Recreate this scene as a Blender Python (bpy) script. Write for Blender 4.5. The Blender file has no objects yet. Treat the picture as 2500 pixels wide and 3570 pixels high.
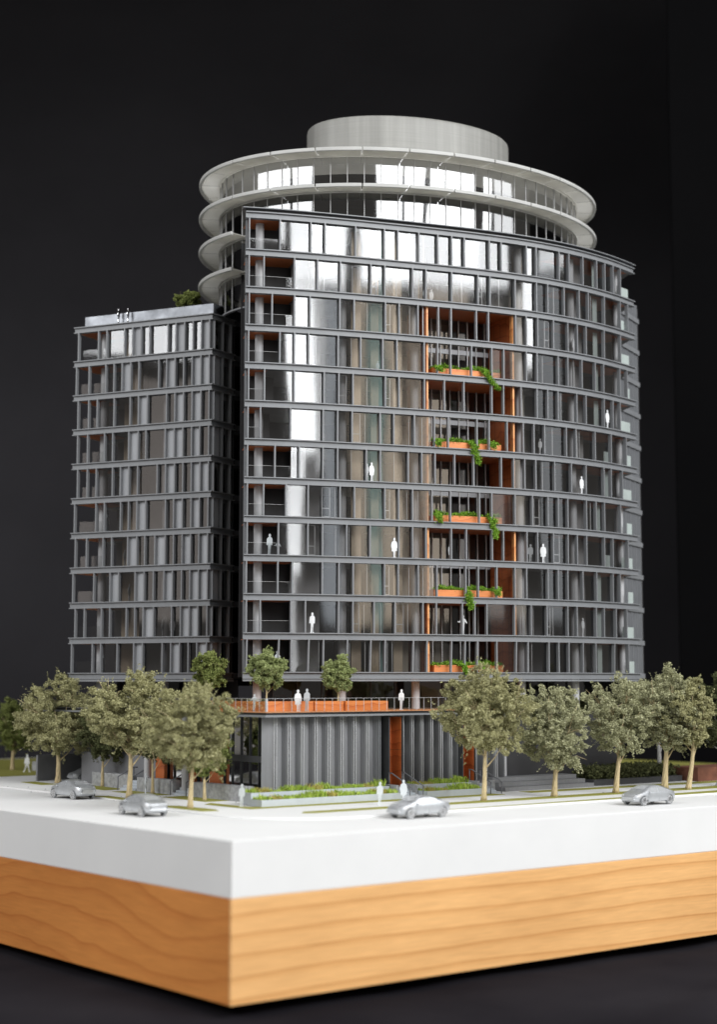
import bpy, math, random
import numpy as np
from mathutils import Matrix, Vector

SC = bpy.context.scene
COL = SC.collection
R = math.radians
rnd = random.Random(7)

# ------------------------------------------------------------------ camera
cam_d = bpy.data.cameras.new('camera')
cam = bpy.data.objects.new('camera', cam_d)
COL.objects.link(cam)
cam.location = (0, 0, 9.3)
cam.rotation_euler = (R(90 + 5.99), 0, 0)
cam_d.sensor_fit = 'VERTICAL'
cam_d.sensor_height = 36
cam_d.lens = 57.21
cam_d.clip_start = 1
cam_d.clip_end = 3000
cam_d.dof.use_dof = True
cam_d.dof.focus_distance = 140
cam_d.dof.aperture_fstop = 0.056
SC.camera = cam

# ------------------------------------------------------------------ room light
w = bpy.data.worlds.new('World')
SC.world = w
w.use_nodes = True
w.node_tree.nodes['Background'].inputs[0].default_value = (1.0, 0.95, 0.89, 1)
w.node_tree.nodes['Background'].inputs[1].default_value = 0.17
FOC = Vector((2, 140, 22))


def window_light(name, az, el, dist, wid, hei, radiance, col):
    """area light seen from the model at azimuth az (from straight back towards the
    photographer, positive to his right) and elevation el, facing the model"""
    d = Vector((math.sin(R(az)) * math.cos(R(el)), -math.cos(R(az)) * math.cos(R(el)), math.sin(R(el))))
    l = bpy.data.lights.new(name, 'AREA')
    l.shape = 'RECTANGLE'
    l.size, l.size_y = wid, hei
    l.energy = radiance * math.pi * wid * hei
    l.color = col
    o = bpy.data.objects.new(name, l)
    COL.objects.link(o)
    o.location = FOC + d * dist
    o.rotation_euler = d.to_track_quat('Z', 'Y').to_euler()
    return o


def win(name, a0, a1, e0, e1, rad, col=(0.96, 0.98, 1.0), dist=260):
    return window_light(name, (a0 + a1) / 2, (e0 + e1) / 2, dist, 2 * dist * math.tan(R(a1 - a0) / 2),
                        2 * dist * math.tan(R(e1 - e0) / 2), rad, col)


# tall windows of the room, high up behind the photographer's right shoulder
for a0, a1, rad in ((27.4, 31.6, 9.5), (31.9, 36.3, 11.5), (38.4, 43.6, 12), (43.9, 48.6, 9), (48.9, 54.0, 11), (54.3, 61, 8)):
    win('window_light', a0, a1, 18.5, 42, rad)
win('window_light', 66, 70.5, 14, 38, 9)
win('window_light', 72.5, 82, 19, 38, 4.5)
win('window_light', 27.2, 32.2, 9.5, 18.3, 11)
win('window_light', 27.3, 30.4, 3.0, 9.4, 7.5)
win('window_light', 27.4, 29.4, -2.5, 2.9, 3.2)
win('window_light', 32.3, 33.8, 8.5, 18.3, 3.5)  # added dim lamp that softens the edge of the mirrored bright strip
win('window_light', 13, 25.5, 21, 35, 9)
# windows on his left
win('side_window_light', -74, -46, 14.6, 33, 6.6)
win('side_window_light', -42, -27, 21, 35, 7)
# added dim coloured lamps, standing for room surfaces mirrored in the glass
for a0, a1, e1, rad, col in ((34.0, 35.6, 18.0, 1.6, (0.85, 0.92, 1.0)), (37.7, 39.1, 18.3, 1.7, (1.0, 0.84, 0.66)), (39.3, 40.5, 17.5, 1.1, (0.62, 0.95, 0.9)),
                             (40.7, 42.2, 18.4, 2.0, (1.0, 0.84, 0.66)), (42.9, 44.0, 17.0, 0.9, (1.0, 0.8, 0.62)), (44.4, 51.5, 18.4, 1.5, (1.0, 0.85, 0.68)),
                             (54, 59.5, 17.5, 0.9, (0.95, 0.9, 0.85)), (61.5, 65.5, 18, 1.2, (1.0, 0.92, 0.8)), (71.5, 80, 20, 0.9, (0.9, 0.95, 1.0))):
    win('reflection_light', a0, a1, 0.5, e1, rad * 1.35, col)
for a0, a1, rad in ((-82, -72, 0.9), (-71, -64, 1.5), (-62, -55, 0.8), (-53, -46, 1.3)):  # more added lamps, lightening the panes of the straight block
    win('reflection_light', a0, a1, 0.5, 13.5, rad, (1.0, 0.9, 0.84))
cl = window_light('overhead_fill_light', 25, 70, 240, 300, 260, 0.62, (1, 0.985, 0.96))  # unseen overhead lamp added to brighten the white ground

vs = SC.view_settings
vs.view_transform = 'Standard'
vs.look = 'None'
vs.exposure = 0.06
vs.gamma = 1
cy = SC.cycles
cy.use_denoising = True
cy.max_bounces = 10
cy.diffuse_bounces = 4
cy.glossy_bounces = 4
cy.transmission_bounces = 6
cy.transparent_max_bounces = 16
cy.sample_clamp_indirect = 6
cy.caustics_reflective = False
cy.caustics_refractive = False
cy.blur_glossy = 0.3

# ------------------------------------------------------------------ materials
MAT = {}


def nodes_of(name):
    m = bpy.data.materials.new(name)
    m.use_nodes = True
    MAT[name] = m
    nt = m.node_tree
    return m, nt, nt.nodes, nt.links, nt.nodes['Principled BSDF']


def coords(nt, scale=(1, 1, 1), out='Object'):
    tc = nt.nodes.new('ShaderNodeTexCoord')
    mp = nt.nodes.new('ShaderNodeMapping')
    mp.inputs['Scale'].default_value = scale
    nt.links.new(tc.outputs[out], mp.inputs['Vector'])
    return mp.outputs['Vector']


def noise(nt, vec, scale, detail=4, rough=0.55):
    n = nt.nodes.new('ShaderNodeTexNoise')
    n.inputs['Scale'].default_value = scale
    n.inputs['Detail'].default_value = detail
    n.inputs['Roughness'].default_value = rough
    nt.links.new(vec, n.inputs['Vector'])
    return n.outputs['Fac']


def ramp(nt, fac, stops):
    r = nt.nodes.new('ShaderNodeValToRGB')
    els = r.color_ramp.elements
    els[0].position, els[0].color = stops[0][0], (*stops[0][1], 1)
    els[1].position, els[1].color = stops[-1][0], (*stops[-1][1], 1)
    for p, c in stops[1:-1]:
        e = els.new(p)
        e.color = (*c, 1)
    nt.links.new(fac, r.inputs['Fac'])
    return r.outputs['Color']


def bump(nt, b, h, strength, dist=0.05):
    n = nt.nodes.new('ShaderNodeBump')
    n.inputs['Strength'].default_value = strength
    n.inputs['Distance'].default_value = dist
    nt.links.new(h, n.inputs['Height'])
    nt.links.new(n.outputs['Normal'], b.inputs['Normal'])


def paint(name, col, rough=0.5, var=0.12, nscale=1.3, metallic=0.0, bumpy=0.0, stretch=(1, 1, 1), spec=0.5):
    m, nt, N, L, b = nodes_of(name)
    f = noise(nt, coords(nt, stretch), nscale, 6, 0.62)
    lo = tuple(c * (1 - var) for c in col)
    hi = tuple(min(1, c * (1 + var)) for c in col)
    L.new(ramp(nt, f, [(0.32, lo), (0.68, hi)]), b.inputs['Base Color'])
    b.inputs['Roughness'].default_value = rough
    b.inputs['Metallic'].default_value = metallic
    b.inputs['Specular IOR Level'].default_value = spec
    if bumpy:
        bump(nt, b, noise(nt, coords(nt, stretch), nscale * 6, 5), bumpy)
    return m


paint('grey_paint', (0.225, 0.232, 0.243), 0.42, 0.07, 0.9)
paint('grey_panel', (0.42, 0.43, 0.45), 0.5, 0.05, 0.6)
paint('column_grey', (0.50, 0.50, 0.51), 0.45, 0.04, 0.8)
paint('dark_grey', (0.055, 0.056, 0.06), 0.55, 0.15, 0.8)
paint('fin_grey', (0.24, 0.243, 0.252), 0.45, 0.08, 1.2, stretch=(3, 3, 0.4))
paint('wing_grey', (0.15, 0.155, 0.165), 0.55, 0.1, 0.6)
paint('fin_pale', (0.40, 0.405, 0.415), 0.45, 0.06, 1)
paint('garage_grey', (0.20, 0.202, 0.212), 0.6, 0.08, 0.8)
paint('concrete', (0.36, 0.365, 0.375), 0.85, 0.3, 2.6, bumpy=0.4)
paint('pale_concrete', (0.52, 0.56, 0.60), 0.7, 0.06, 1.0)
paint('frame_pale', (0.56, 0.56, 0.56), 0.5, 0.05, 1)
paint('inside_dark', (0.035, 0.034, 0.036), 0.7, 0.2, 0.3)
paint('inside_tan', (0.46, 0.37, 0.27), 0.7, 0.2, 0.25)
paint('inside_beige', (0.60, 0.54, 0.44), 0.7, 0.15, 0.3)
paint('inside_grey', (0.22, 0.215, 0.215), 0.7, 0.2, 0.3)
paint('inside_teal', (0.12, 0.2, 0.19), 0.6, 0.2, 0.3)
paint('soil', (0.06, 0.045, 0.03), 0.95, 0.3, 6)
paint('figure_white', (0.86, 0.87, 0.88), 0.4, 0.03, 2)
paint('figure_grey', (0.52, 0.55, 0.57), 0.3, 0.06, 2)
paint('chrome', (0.78, 0.78, 0.79), 0.18, 0.1, 3, metallic=1.0)
paint('roof_silver', (0.135, 0.14, 0.15), 0.28, 0.5, 0.28, metallic=1.0, bumpy=0.05)
paint('silver', (0.58, 0.60, 0.62), 0.32, 0.1, 1.6, metallic=0.6, bumpy=0.04)
paint('silver_window', (0.66, 0.68, 0.70), 0.18, 0.08, 2, metallic=0.5)
paint('silver_tyre', (0.36, 0.37, 0.38), 0.5, 0.1, 3, metallic=0.3)
paint('silver_dark', (0.12, 0.125, 0.13), 0.6, 0.2, 3)
paint('lawn', (0.30, 0.29, 0.055), 0.95, 0.16, 5, bumpy=0.5)
paint('bark', (0.56, 0.45, 0.26), 0.8, 0.22, 4, stretch=(2, 2, 0.6), bumpy=0.3)
paint('pale_bark', (0.55, 0.54, 0.54), 0.7, 0.3, 5)
paint('rubber', (0.01, 0.01, 0.01), 0.8, 0.2, 3)
paint('black_edge', (0.012, 0.012, 0.013), 0.4, 0.2, 3)
paint('backdrop_black', (0.039, 0.0375, 0.041), 0.9, 0.15, 0.02, spec=0.0)
paint('screen_black', (0.0042, 0.0041, 0.0044), 0.9, 0.15, 0.02, spec=0.0)
paint('bed_brown', (0.16, 0.06, 0.035), 0.8, 0.3, 1.2)


def cloth():
    m, nt, N, L, b = nodes_of('cloth')
    v = coords(nt)
    L.new(ramp(nt, noise(nt, v, 0.05, 5), [(0.3, (0.013, 0.012, 0.0145)), (0.7, (0.028, 0.0255, 0.029))]), b.inputs['Base Color'])
    b.inputs['Roughness'].default_value = 0.8
    b.inputs['Specular IOR Level'].default_value = 0.0
    bump(nt, b, noise(nt, v, 9, 3), 0.3, 0.05)


cloth()


def white_board():
    m, nt, N, L, b = nodes_of('white_board')
    v = coords(nt)
    L.new(ramp(nt, noise(nt, v, 0.12, 6, 0.6), [(0.3, (0.78, 0.78, 0.775)), (0.7, (0.84, 0.838, 0.83))]), b.inputs['Base Color'])
    b.inputs['Roughness'].default_value = 0.75
    bump(nt, b, noise(nt, v, 5, 5), 0.12, 0.04)


white_board()


def wood(name, light, dark, line, freq, warp, stretch, rough=0.38, fine=1.0, warp_scale=1.0):
    m, nt, N, L, b = nodes_of(name)
    v = coords(nt)
    mp = N.new('ShaderNodeMapping')
    mp.inputs['Scale'].default_value = stretch
    L.new(v, mp.inputs['Vector'])
    wn = noise(nt, mp.outputs['Vector'], warp_scale, 3, 0.5)
    sx = N.new('ShaderNodeSeparateXYZ')
    L.new(v, sx.inputs[0])
    mul = N.new('ShaderNodeMath'); mul.operation = 'MULTIPLY'
    L.new(wn, mul.inputs[0]); mul.inputs[1].default_value = warp
    add = N.new('ShaderNodeMath'); add.operation = 'MULTIPLY_ADD'
    L.new(sx.outputs['Z'], add.inputs[0]); add.inputs[1].default_value = freq
    L.new(mul.outputs[0], add.inputs[2])
    fr = N.new('ShaderNodeMath'); fr.operation = 'FRACT'
    L.new(add.outputs[0], fr.inputs[0])
    ring = ramp(nt, fr.outputs[0], [(0.0, light), (0.62, light), (0.9, line), (0.96, dark), (1.0, light)])
    mx = N.new('ShaderNodeMix'); mx.data_type = 'RGBA'; mx.blend_type = 'MULTIPLY'
    mx.inputs['Factor'].default_value = 0.55
    L.new(ring, mx.inputs['A'])
    fv = coords(nt, (0.35 * fine, 0.35 * fine, 9 * fine))
    L.new(ramp(nt, noise(nt, fv, 1.0, 6, 0.65), [(0.3, (0.72, 0.66, 0.6)), (0.7, (1.12, 1.1, 1.08))]), mx.inputs['B'])
    mx2 = N.new('ShaderNodeMix'); mx2.data_type = 'RGBA'; mx2.blend_type = 'MULTIPLY'
    mx2.inputs['Factor'].default_value = 0.6
    L.new(mx.outputs['Result'], mx2.inputs['A'])
    L.new(ramp(nt, noise(nt, coords(nt, (0.05, 0.05, 0.16)), 1.0, 3), [(0.35, (0.82, 0.76, 0.7)), (0.65, (1.1, 1.1, 1.1))]), mx2.inputs['B'])
    L.new(mx2.outputs['Result'], b.inputs['Base Color'])
    b.inputs['Roughness'].default_value = rough
    b.inputs['Coat Weight'].default_value = 0.15
    b.inputs['Coat Roughness'].default_value = 0.3
    return m


wood('cherry', (0.90, 0.525, 0.22), (0.66, 0.31, 0.10), (0.80, 0.435, 0.165), 0.78, 2.5, (0.016, 0.035, 0.085), 0.42)
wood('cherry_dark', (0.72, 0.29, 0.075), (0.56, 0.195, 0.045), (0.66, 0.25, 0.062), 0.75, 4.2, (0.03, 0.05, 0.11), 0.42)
wood('orange_wood', (0.58, 0.165, 0.048), (0.36, 0.08, 0.02), (0.48, 0.125, 0.035), 0.9, 2.2, (0.3, 0.3, 0.5), 0.5, fine=2)
wood('orange_box', (0.86, 0.30, 0.085), (0.60, 0.15, 0.035), (0.76, 0.23, 0.06), 1.3, 2.0, (0.25, 0.25, 0.5), 0.5, fine=3)
wood('copper_fin', (0.95, 0.45, 0.17), (0.70, 0.24, 0.07), (0.85, 0.35, 0.12), 0.3, 1.0, (0.3, 0.3, 0.1), 0.4, fine=2)
wood('deck_wood', (0.68, 0.33, 0.15), (0.5, 0.2, 0.08), (0.6, 0.27, 0.12), 1.0, 2.0, (0.3, 0.3, 0.5), 0.6, fine=2)


def glass(name, tint, base, gain, rough=0.015, warp=0.004, gcol=(1, 1, 1)):
    m = bpy.data.materials.new(name)
    m.use_nodes = True
    MAT[name] = m
    nt = m.node_tree
    N, L = nt.nodes, nt.links
    N.remove(N['Principled BSDF'])
    tr = N.new('ShaderNodeBsdfTransparent'); tr.inputs[0].default_value = (*tint, 1)
    gl = N.new('ShaderNodeBsdfGlossy'); gl.inputs['Roughness'].default_value = rough
    gl.inputs[0].default_value = (*gcol, 1)
    fz = N.new('ShaderNodeFresnel'); fz.inputs[0].default_value = 1.5
    ma = N.new('ShaderNodeMath'); ma.operation = 'MULTIPLY_ADD'; ma.use_clamp = True
    L.new(fz.outputs[0], ma.inputs[0]); ma.inputs[1].default_value = gain; ma.inputs[2].default_value = base
    mx = N.new('ShaderNodeMixShader')
    L.new(ma.outputs[0], mx.inputs[0]); L.new(tr.outputs[0], mx.inputs[1]); L.new(gl.outputs[0], mx.inputs[2])
    L.new(mx.outputs[0], N['Material Output'].inputs[0])
    if warp:
        n = N.new('ShaderNodeBump')
        n.inputs['Strength'].default_value = 1.0
        n.inputs['Distance'].default_value = warp
        L.new(noise(nt, coords(nt, (1, 1, 0.6), 'Object'), 0.22, 0, 0.4), n.inputs['Height'])
        for s in (gl,):
            L.new(n.outputs['Normal'], s.inputs['Normal'])
    return m


glass('facade_glass', (0.82, 0.82, 0.82), 0.03, 1.7, 0.055, 0.03)
glass('penthouse_glass', (0.42, 0.42, 0.42), 0.09, 1.5, 0.05, 0.08)
glass('block_glass', (0.6, 0.59, 0.59), 0.04, 1.5, 0.03, 0.02)
glass('dark_glass', (0.3, 0.3, 0.3), 0.01, 0.7, 0.05, 0.01)
glass('rail_glass', (0.84, 0.85, 0.85), 0.04, 0.35, 0.03, 0.0)


def frosted(name, col, mixf):
    m, nt, N, L, b = nodes_of(name)
    b.inputs['Base Color'].default_value = (*col, 1)
    b.inputs['Roughness'].default_value = 0.25
    tr = N.new('ShaderNodeBsdfTransparent')
    mx = N.new('ShaderNodeMixShader')
    f = noise(nt, coords(nt, (1, 1, 0.3)), 0.6, 3)
    ma = N.new('ShaderNodeMath'); ma.operation = 'MULTIPLY_ADD'; ma.use_clamp = True
    L.new(f, ma.inputs[0]); ma.inputs[1].default_value = 0.5; ma.inputs[2].default_value = mixf - 0.25
    L.new(ma.outputs[0], mx.inputs[0])
    L.new(b.outputs[0], mx.inputs[1]); L.new(tr.outputs[0], mx.inputs[2])
    L.new(mx.outputs[0], N['Material Output'].inputs[0])


frosted('pale_pane_glass', (0.58, 0.65, 0.62), 0.35)  # pale tone carries the window reflection of the tall balcony panes
frosted('clear_plastic', (0.74, 0.78, 0.80), 0.22)


def acrylic(name, col, tf):
    m, nt, N, L, b = nodes_of(name)
    f = noise(nt, coords(nt), 0.5, 4)
    c = ramp(nt, f, [(0.3, tuple(q * 0.94 for q in col)), (0.7, tuple(q * 1.05 for q in col))])
    L.new(c, b.inputs['Base Color'])
    b.inputs['Roughness'].default_value = 0.45
    tl = N.new('ShaderNodeBsdfTranslucent')
    L.new(c, tl.inputs[0])
    mx = N.new('ShaderNodeMixShader')
    mx.inputs[0].default_value = tf
    L.new(b.outputs[0], mx.inputs[1]); L.new(tl.outputs[0], mx.inputs[2])
    L.new(mx.outputs[0], N['Material Output'].inputs[0])


acrylic('visor', (0.84, 0.83, 0.79), 0.75)
acrylic('visor_edge', (0.74, 0.74, 0.72), 0.4)


def leaf_mat(name, dark, mid, light, trans=0.15):
    m, nt, N, L, b = nodes_of(name)
    g = N.new('ShaderNodeNewGeometry')
    ob = noise(nt, coords(nt), 0.9, 3)
    ad = N.new('ShaderNodeMath'); ad.operation = 'MULTIPLY_ADD'
    L.new(g.outputs['Random Per Island'], ad.inputs[0]); ad.inputs[1].default_value = 0.6
    ml = N.new('ShaderNodeMath'); ml.operation = 'MULTIPLY'
    L.new(ob, ml.inputs[0]); ml.inputs[1].default_value = 0.5
    L.new(ml.outputs[0], ad.inputs[2])
    L.new(ramp(nt, ad.outputs[0], [(0.1, dark), (0.5, mid), (0.9, light)]), b.inputs['Base Color'])
    b.inputs['Roughness'].default_value = 0.85
    b.inputs['Specular IOR Level'].default_value = 0.2


leaf_mat('leaf_olive', (0.22, 0.208, 0.095), (0.37, 0.355, 0.175), (0.58, 0.56, 0.32))
leaf_mat('leaf_sage', (0.22, 0.222, 0.118), (0.375, 0.375, 0.215), (0.60, 0.595, 0.38))
leaf_mat('leaf_green', (0.108, 0.138, 0.034), (0.198, 0.234, 0.066), (0.348, 0.384, 0.138))
leaf_mat('leaf_round', (0.162, 0.196, 0.061), (0.284, 0.331, 0.128), (0.486, 0.54, 0.257))
leaf_mat('leaf_dark', (0.05, 0.055, 0.022), (0.09, 0.10, 0.042), (0.17, 0.18, 0.08))
leaf_mat('vine_green', (0.085, 0.19, 0.012), (0.17, 0.34, 0.028), (0.31, 0.50, 0.07))
leaf_mat('grass_green', (0.22, 0.34, 0.03), (0.36, 0.50, 0.07), (0.56, 0.66, 0.16))
leaf_mat('grass_dry', (0.34, 0.29, 0.05), (0.48, 0.42, 0.10), (0.6, 0.55, 0.2))


# ------------------------------------------------------------------ geometry helpers
class B:
    def __init__(s):
        s.v, s.f = [], []

    def add(s, vs, fs):
        o = len(s.v)
        s.v += [tuple(p) for p in vs]
        s.f += [tuple(i + o for i in f) for f in fs]
        return s

    def hexa(s, p):     # 8 points: bottom 4 (ccw), top 4
        return s.add(p, [(3, 2, 1, 0), (4, 5, 6, 7), (0, 1, 5, 4), (1, 2, 6, 5), (2, 3, 7, 6), (3, 0, 4, 7)])

    def box(s, c, d, rz=0.0):
        cx, cy_, cz = c
        ca, sa = math.cos(rz), math.sin(rz)
        p = []
        for z in (-d[2] / 2, d[2] / 2):
            for x, y in ((-1, -1), (1, -1), (1, 1), (-1, 1)):
                lx, ly = x * d[0] / 2, y * d[1] / 2
                p.append((cx + lx * ca - ly * sa, cy_ + lx * sa + ly * ca, cz + z))
        return s.hexa(p)

    def prism(s, poly, z0, z1):
        n = len(poly)
        a = sum(poly[i][0] * poly[(i + 1) % n][1] - poly[(i + 1) % n][0] * poly[i][1] for i in range(n))
        if a < 0:
            poly = poly[::-1]
        vs = [(x, y, z0) for x, y in poly] + [(x, y, z1) for x, y in poly]
        fs = [tuple(range(n))[::-1], tuple(range(n, 2 * n))] + [(i, (i + 1) % n, n + (i + 1) % n, n + i) for i in range(n)]
        return s.add(vs, fs)

    def sweep(s, path, d0, d1, z0, z1):
        """bar of rectangular section along path of (x, y, nx, ny); d measured along n"""
        vs, fs = [], []
        for x, y, nx, ny in path:
            for d, z in ((d0, z0), (d1, z0), (d1, z1), (d0, z1)):
                vs.append((x + nx * d, y + ny * d, z))
        n = len(path)
        for i in range(n - 1):
            for j in range(4):
                a, b_ = i * 4 + j, i * 4 + (j + 1) % 4
                fs.append((a, b_, b_ + 4, a + 4))
        fs += [(3, 2, 1, 0), (n * 4 - 4, n * 4 - 3, n * 4 - 2, n * 4 - 1)]
        return s.add(vs, fs)

    def tube(s, pts, rad, n=8, cap=True):
        pts = [Vector(p) for p in pts]
        vs, fs = [], []
        prev = None
        for i, p in enumerate(pts):
            t = (pts[min(i + 1, len(pts) - 1)] - pts[max(i - 1, 0)]).normalized()
            if prev is None:
                a = t.orthogonal().normalized()
            else:
                a = (prev - t * prev.dot(t)).normalized()
            prev = a
            b_ = t.cross(a)
            r = rad[i] if hasattr(rad, '__len__') else rad
            for k in range(n):
                an = 2 * math.pi * k / n
                vs.append(p + (a * math.cos(an) + b_ * math.sin(an)) * r)
        m = len(pts)
        for i in range(m - 1):
            for k in range(n):
                fs.append((i * n + k, i * n + (k + 1) % n, (i + 1) * n + (k + 1) % n, (i + 1) * n + k))
        if cap:
            fs += [tuple(range(n))[::-1], tuple(range((m - 1) * n, m * n))]
        return s.add(vs, fs)

    def cyl(s, x, y, z0, z1, r, n=20):
        return s.prism([(x + r * math.cos(2 * math.pi * k / n), y + r * math.sin(2 * math.pi * k / n)) for k in range(n)], z0, z1)

    def mesh(s, name):
        me = bpy.data.meshes.new(name)
        me.from_pydata(s.v, [], s.f)
        return me

    def build(s, name, mat, parent=None, smooth=False, bevel=0.0):
        return place(name, s.mesh(name), mat, parent, smooth, bevel)


def place(name, me, mat, parent=None, smooth=False, bevel=0.0, loc=None, rz=0.0):
    o = bpy.data.objects.new(name, me)
    COL.objects.link(o)
    if mat and not me.materials:
        me.materials.append(MAT[mat])
    if smooth:
        me.polygons.foreach_set('use_smooth', [True] * len(me.polygons))
        if smooth == 'auto':
            try:
                me.set_sharp_from_angle(angle=R(35))
            except Exception:
                pass
    if bevel:
        md = o.modifiers.new('bevel', 'BEVEL')
        md.width = bevel
        md.segments = 2
        md.limit_method = 'ANGLE'
    if loc is not None:
        o.location = loc
    o.rotation_euler[2] = rz
    if parent is not None:
        o.parent = parent
        if parent.type == 'EMPTY' and parent.get('world_children'):
            o.matrix_parent_inverse = Matrix.Translation(-Vector(parent.location))
    return o


def tag(o, label, cat, group=None, kind=None):
    if label:
        o['label'] = label
    if cat:
        o['category'] = cat
    if group:
        o['group'] = group
    if kind:
        o['kind'] = kind
    return o


def thing(name, loc, label, cat, group=None):
    e = bpy.data.objects.new(name, None)
    e.empty_display_size = 0.5
    COL.objects.link(e)
    e.location = loc
    e['world_children'] = 1
    return tag(e, label, cat, group)


def quads_mesh(name, P):
    """P: (n,4,3) array of quads"""
    n = len(P)
    me = bpy.data.meshes.new(name)
    me.vertices.add(n * 4)
    me.vertices.foreach_set('co', P.reshape(-1).astype(np.float32))
    me.loops.add(n * 4)
    me.loops.foreach_set('vertex_index', np.arange(n * 4, dtype=np.int32))
    me.polygons.add(n)
    me.polygons.foreach_set('loop_start', np.arange(n, dtype=np.int32) * 4)
    me.polygons.foreach_set('loop_total', np.full(n, 4, dtype=np.int32))
    me.update(calc_edges=True)
    return me


def leaves(centers, size, rs, aspect=1.6, up=0.0):
    n = len(centers)
    a = rs.normal(size=(n, 3)); a /= np.linalg.norm(a, axis=1)[:, None]
    b_ = rs.normal(size=(n, 3)); b_[:, 2] += up
    b_ -= a * (a * b_).sum(1)[:, None]
    b_ /= np.linalg.norm(b_, axis=1)[:, None]
    s = size * rs.uniform(0.6, 1.3, n)[:, None]
    a = a * s * 0.5
    b_ = b_ * s * 0.5 * aspect
    fold = np.cross(a, b_); fold = fold / (np.linalg.norm(fold, axis=1)[:, None] + 1e-9) * s * 0.18
    return np.stack([centers - b_, centers + a + fold, centers + b_, centers - a + fold], 1)


# ------------------------------------------------------------------ site frame: u along the right edge of the base, v along its left edge
A51 = R(51.37)
UX, UY = math.sin(A51), math.cos(A51)
VX, VY = -math.cos(A51), math.sin(A51)
OX, OY = -7.60, 99.07
RZU = math.atan2(UY, UX)


def W(u, v, z=0.0):
    return (OX + u * UX + v * VX, OY + u * UY + v * VY, z)


def W2(u, v):
    return W(u, v)[:2]


def uvbox(b, u0, u1, v0, v1, z0, z1):
    c = W((u0 + u1) / 2, (v0 + v1) / 2, (z0 + z1) / 2)
    return b.box(c, (u1 - u0, v1 - v0, z1 - z0), RZU)


# ------------------------------------------------------------------ setting: backdrop, cloth, model base
ZTAB = -10.55
b = B()
nx, ny = 300, 150
for j in range(ny + 1):
    for i in range(nx + 1):
        x = -320 + 640 * i / nx
        y = 40 + 275 * j / ny
        z = ZTAB + 0.0
        z += 0.75 * math.exp(-((x - 9 - (y - 78) * 0.55) / 1.8) ** 2) - 0.5 * math.exp(-((x - 13 - (y - 78) * 0.6) / 2.4) ** 2)
        z += 0.5 * math.exp(-((x - 22 - (y - 95) * 0.9) / 2.2) ** 2) * (1 if y < 110 else 0.3)
        z += 0.35 * math.exp(-((x + 40 + (y - 95) * 1.4) / 2.6) ** 2) * (1 if y < 125 else 0.3)
        z += 0.12 * math.sin(x * 0.31 + y * 0.13) * math.sin(y * 0.21)
        b.v.append((x, y, z))
for j in range(ny):
    for i in range(nx):
        a = j * (nx + 1) + i
        b.f.append((a, a + 1, a + nx + 2, a + nx + 1))
tag(b.build('ground_cloth', 'cloth', smooth=True), 'black cloth spread under the model base', None, kind='structure')
def drape(name, mat, x0, x1, y0, label):
    """black cloth hung behind the model: upright below, sloping forward above"""
    bb = B()
    prof = [(0, ZTAB - 2), (0, 46), (-3.6, 65), (-12, 82), (-26, 95), (-48, 106), (-74, 114), (-108, 120), (-150, 125)]  # upper slope shaped to turn the cloth from the light and darken it
    m = 30
    for i_ in range(m + 1):
        x = x0 + (x1 - x0) * i_ / m
        for dy, z in prof:
            bb.v.append((x, y0 + dy + 0.6 * math.sin(x * 0.05), z))
    q = len(prof)
    for i_ in range(m):
        for j_ in range(q - 1):
            bb.f.append((i_ * q + j_, (i_ + 1) * q + j_, (i_ + 1) * q + j_ + 1, i_ * q + j_ + 1))
    tag(bb.build(name, mat, smooth=True), label, None, kind='structure')


drape('backdrop', 'backdrop_black', -320, 320, 310, 'black cloth backdrop behind the model')
bb = B()
bb.box((142.2, 214, 50), (200, 0.6, 125))
tag(bb.build('backdrop_side', 'screen_black'), 'darker board before the backdrop at the right side', None, kind='structure')

base = thing('model_base', (OX, OY, ZTAB), 'square display base of cherry wood with thick white board on top', 'base')
UM, VM = 96.0, 104.0


def local_slab(name, z0, z1, inset, mat, bev):
    bb = B()
    bb.box((UM / 2, VM / 2, (z0 + z1) / 2), (UM - 2 * inset, VM - 2 * inset, z1 - z0))
    o = bb.build(name, mat, None, bevel=bev)
    o.parent = base
    o.location = (0, 0, -ZTAB)
    o.rotation_euler[2] = RZU
    return o


local_slab('wood_plinth', -9.80, -3.60, 0.25, 'cherry', 0.0)


def plinth_board(c, d, mat):
    bb = B()
    bb.box(c, d)
    o = bb.build('plinth_board', mat, None, bevel=0.05)
    o.parent = base
    o.location = (0, 0, -ZTAB)
    o.rotation_euler[2] = RZU


zc, zh = (-9.82 - 3.575) / 2, 9.82 - 3.575
plinth_board((UM / 2, 0.12, zc), (UM, 0.24, zh), 'cherry')
plinth_board((UM / 2, VM - 0.12, zc), (UM, 0.24, zh), 'cherry')
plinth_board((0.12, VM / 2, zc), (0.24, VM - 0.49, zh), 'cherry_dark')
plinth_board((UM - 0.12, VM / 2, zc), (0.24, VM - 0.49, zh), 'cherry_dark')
local_slab('white_slab', -3.56, -0.14, 0.03, 'white_board', 0.05)
for u, v in ((11, 6), (UM - 8, 6), (6, VM - 8), (UM - 8, VM - 8)):
    bb = B()
    p = W(u, v)
    bb.cyl(p[0], p[1], ZTAB - 0.1, -9.80, 2.2, 28)
    bb.build('foot', 'rubber', base)

# pavement plate (kerb step) on the white slab, rounded at the street corner
kr = 7.0
pav = [(UM - 0.5, 8.2), (UM - 0.5, VM - 0.5), (11.7, VM - 0.5), (11.7, 31), (11.3, 29.4), (10.2, 27.8), (9.4, 26.0)]
arc = [(9.2 + kr - kr * math.cos(R(a)), 8.2 + kr - kr * math.sin(R(a))) for a in range(0, 91, 9)]
b = B()
b.prism([W2(u, v) for u, v in pav + arc], -0.136, 0.0)
tag(b.build('pavement', 'white_board', bevel=0.02), None, None, kind='structure')


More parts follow.
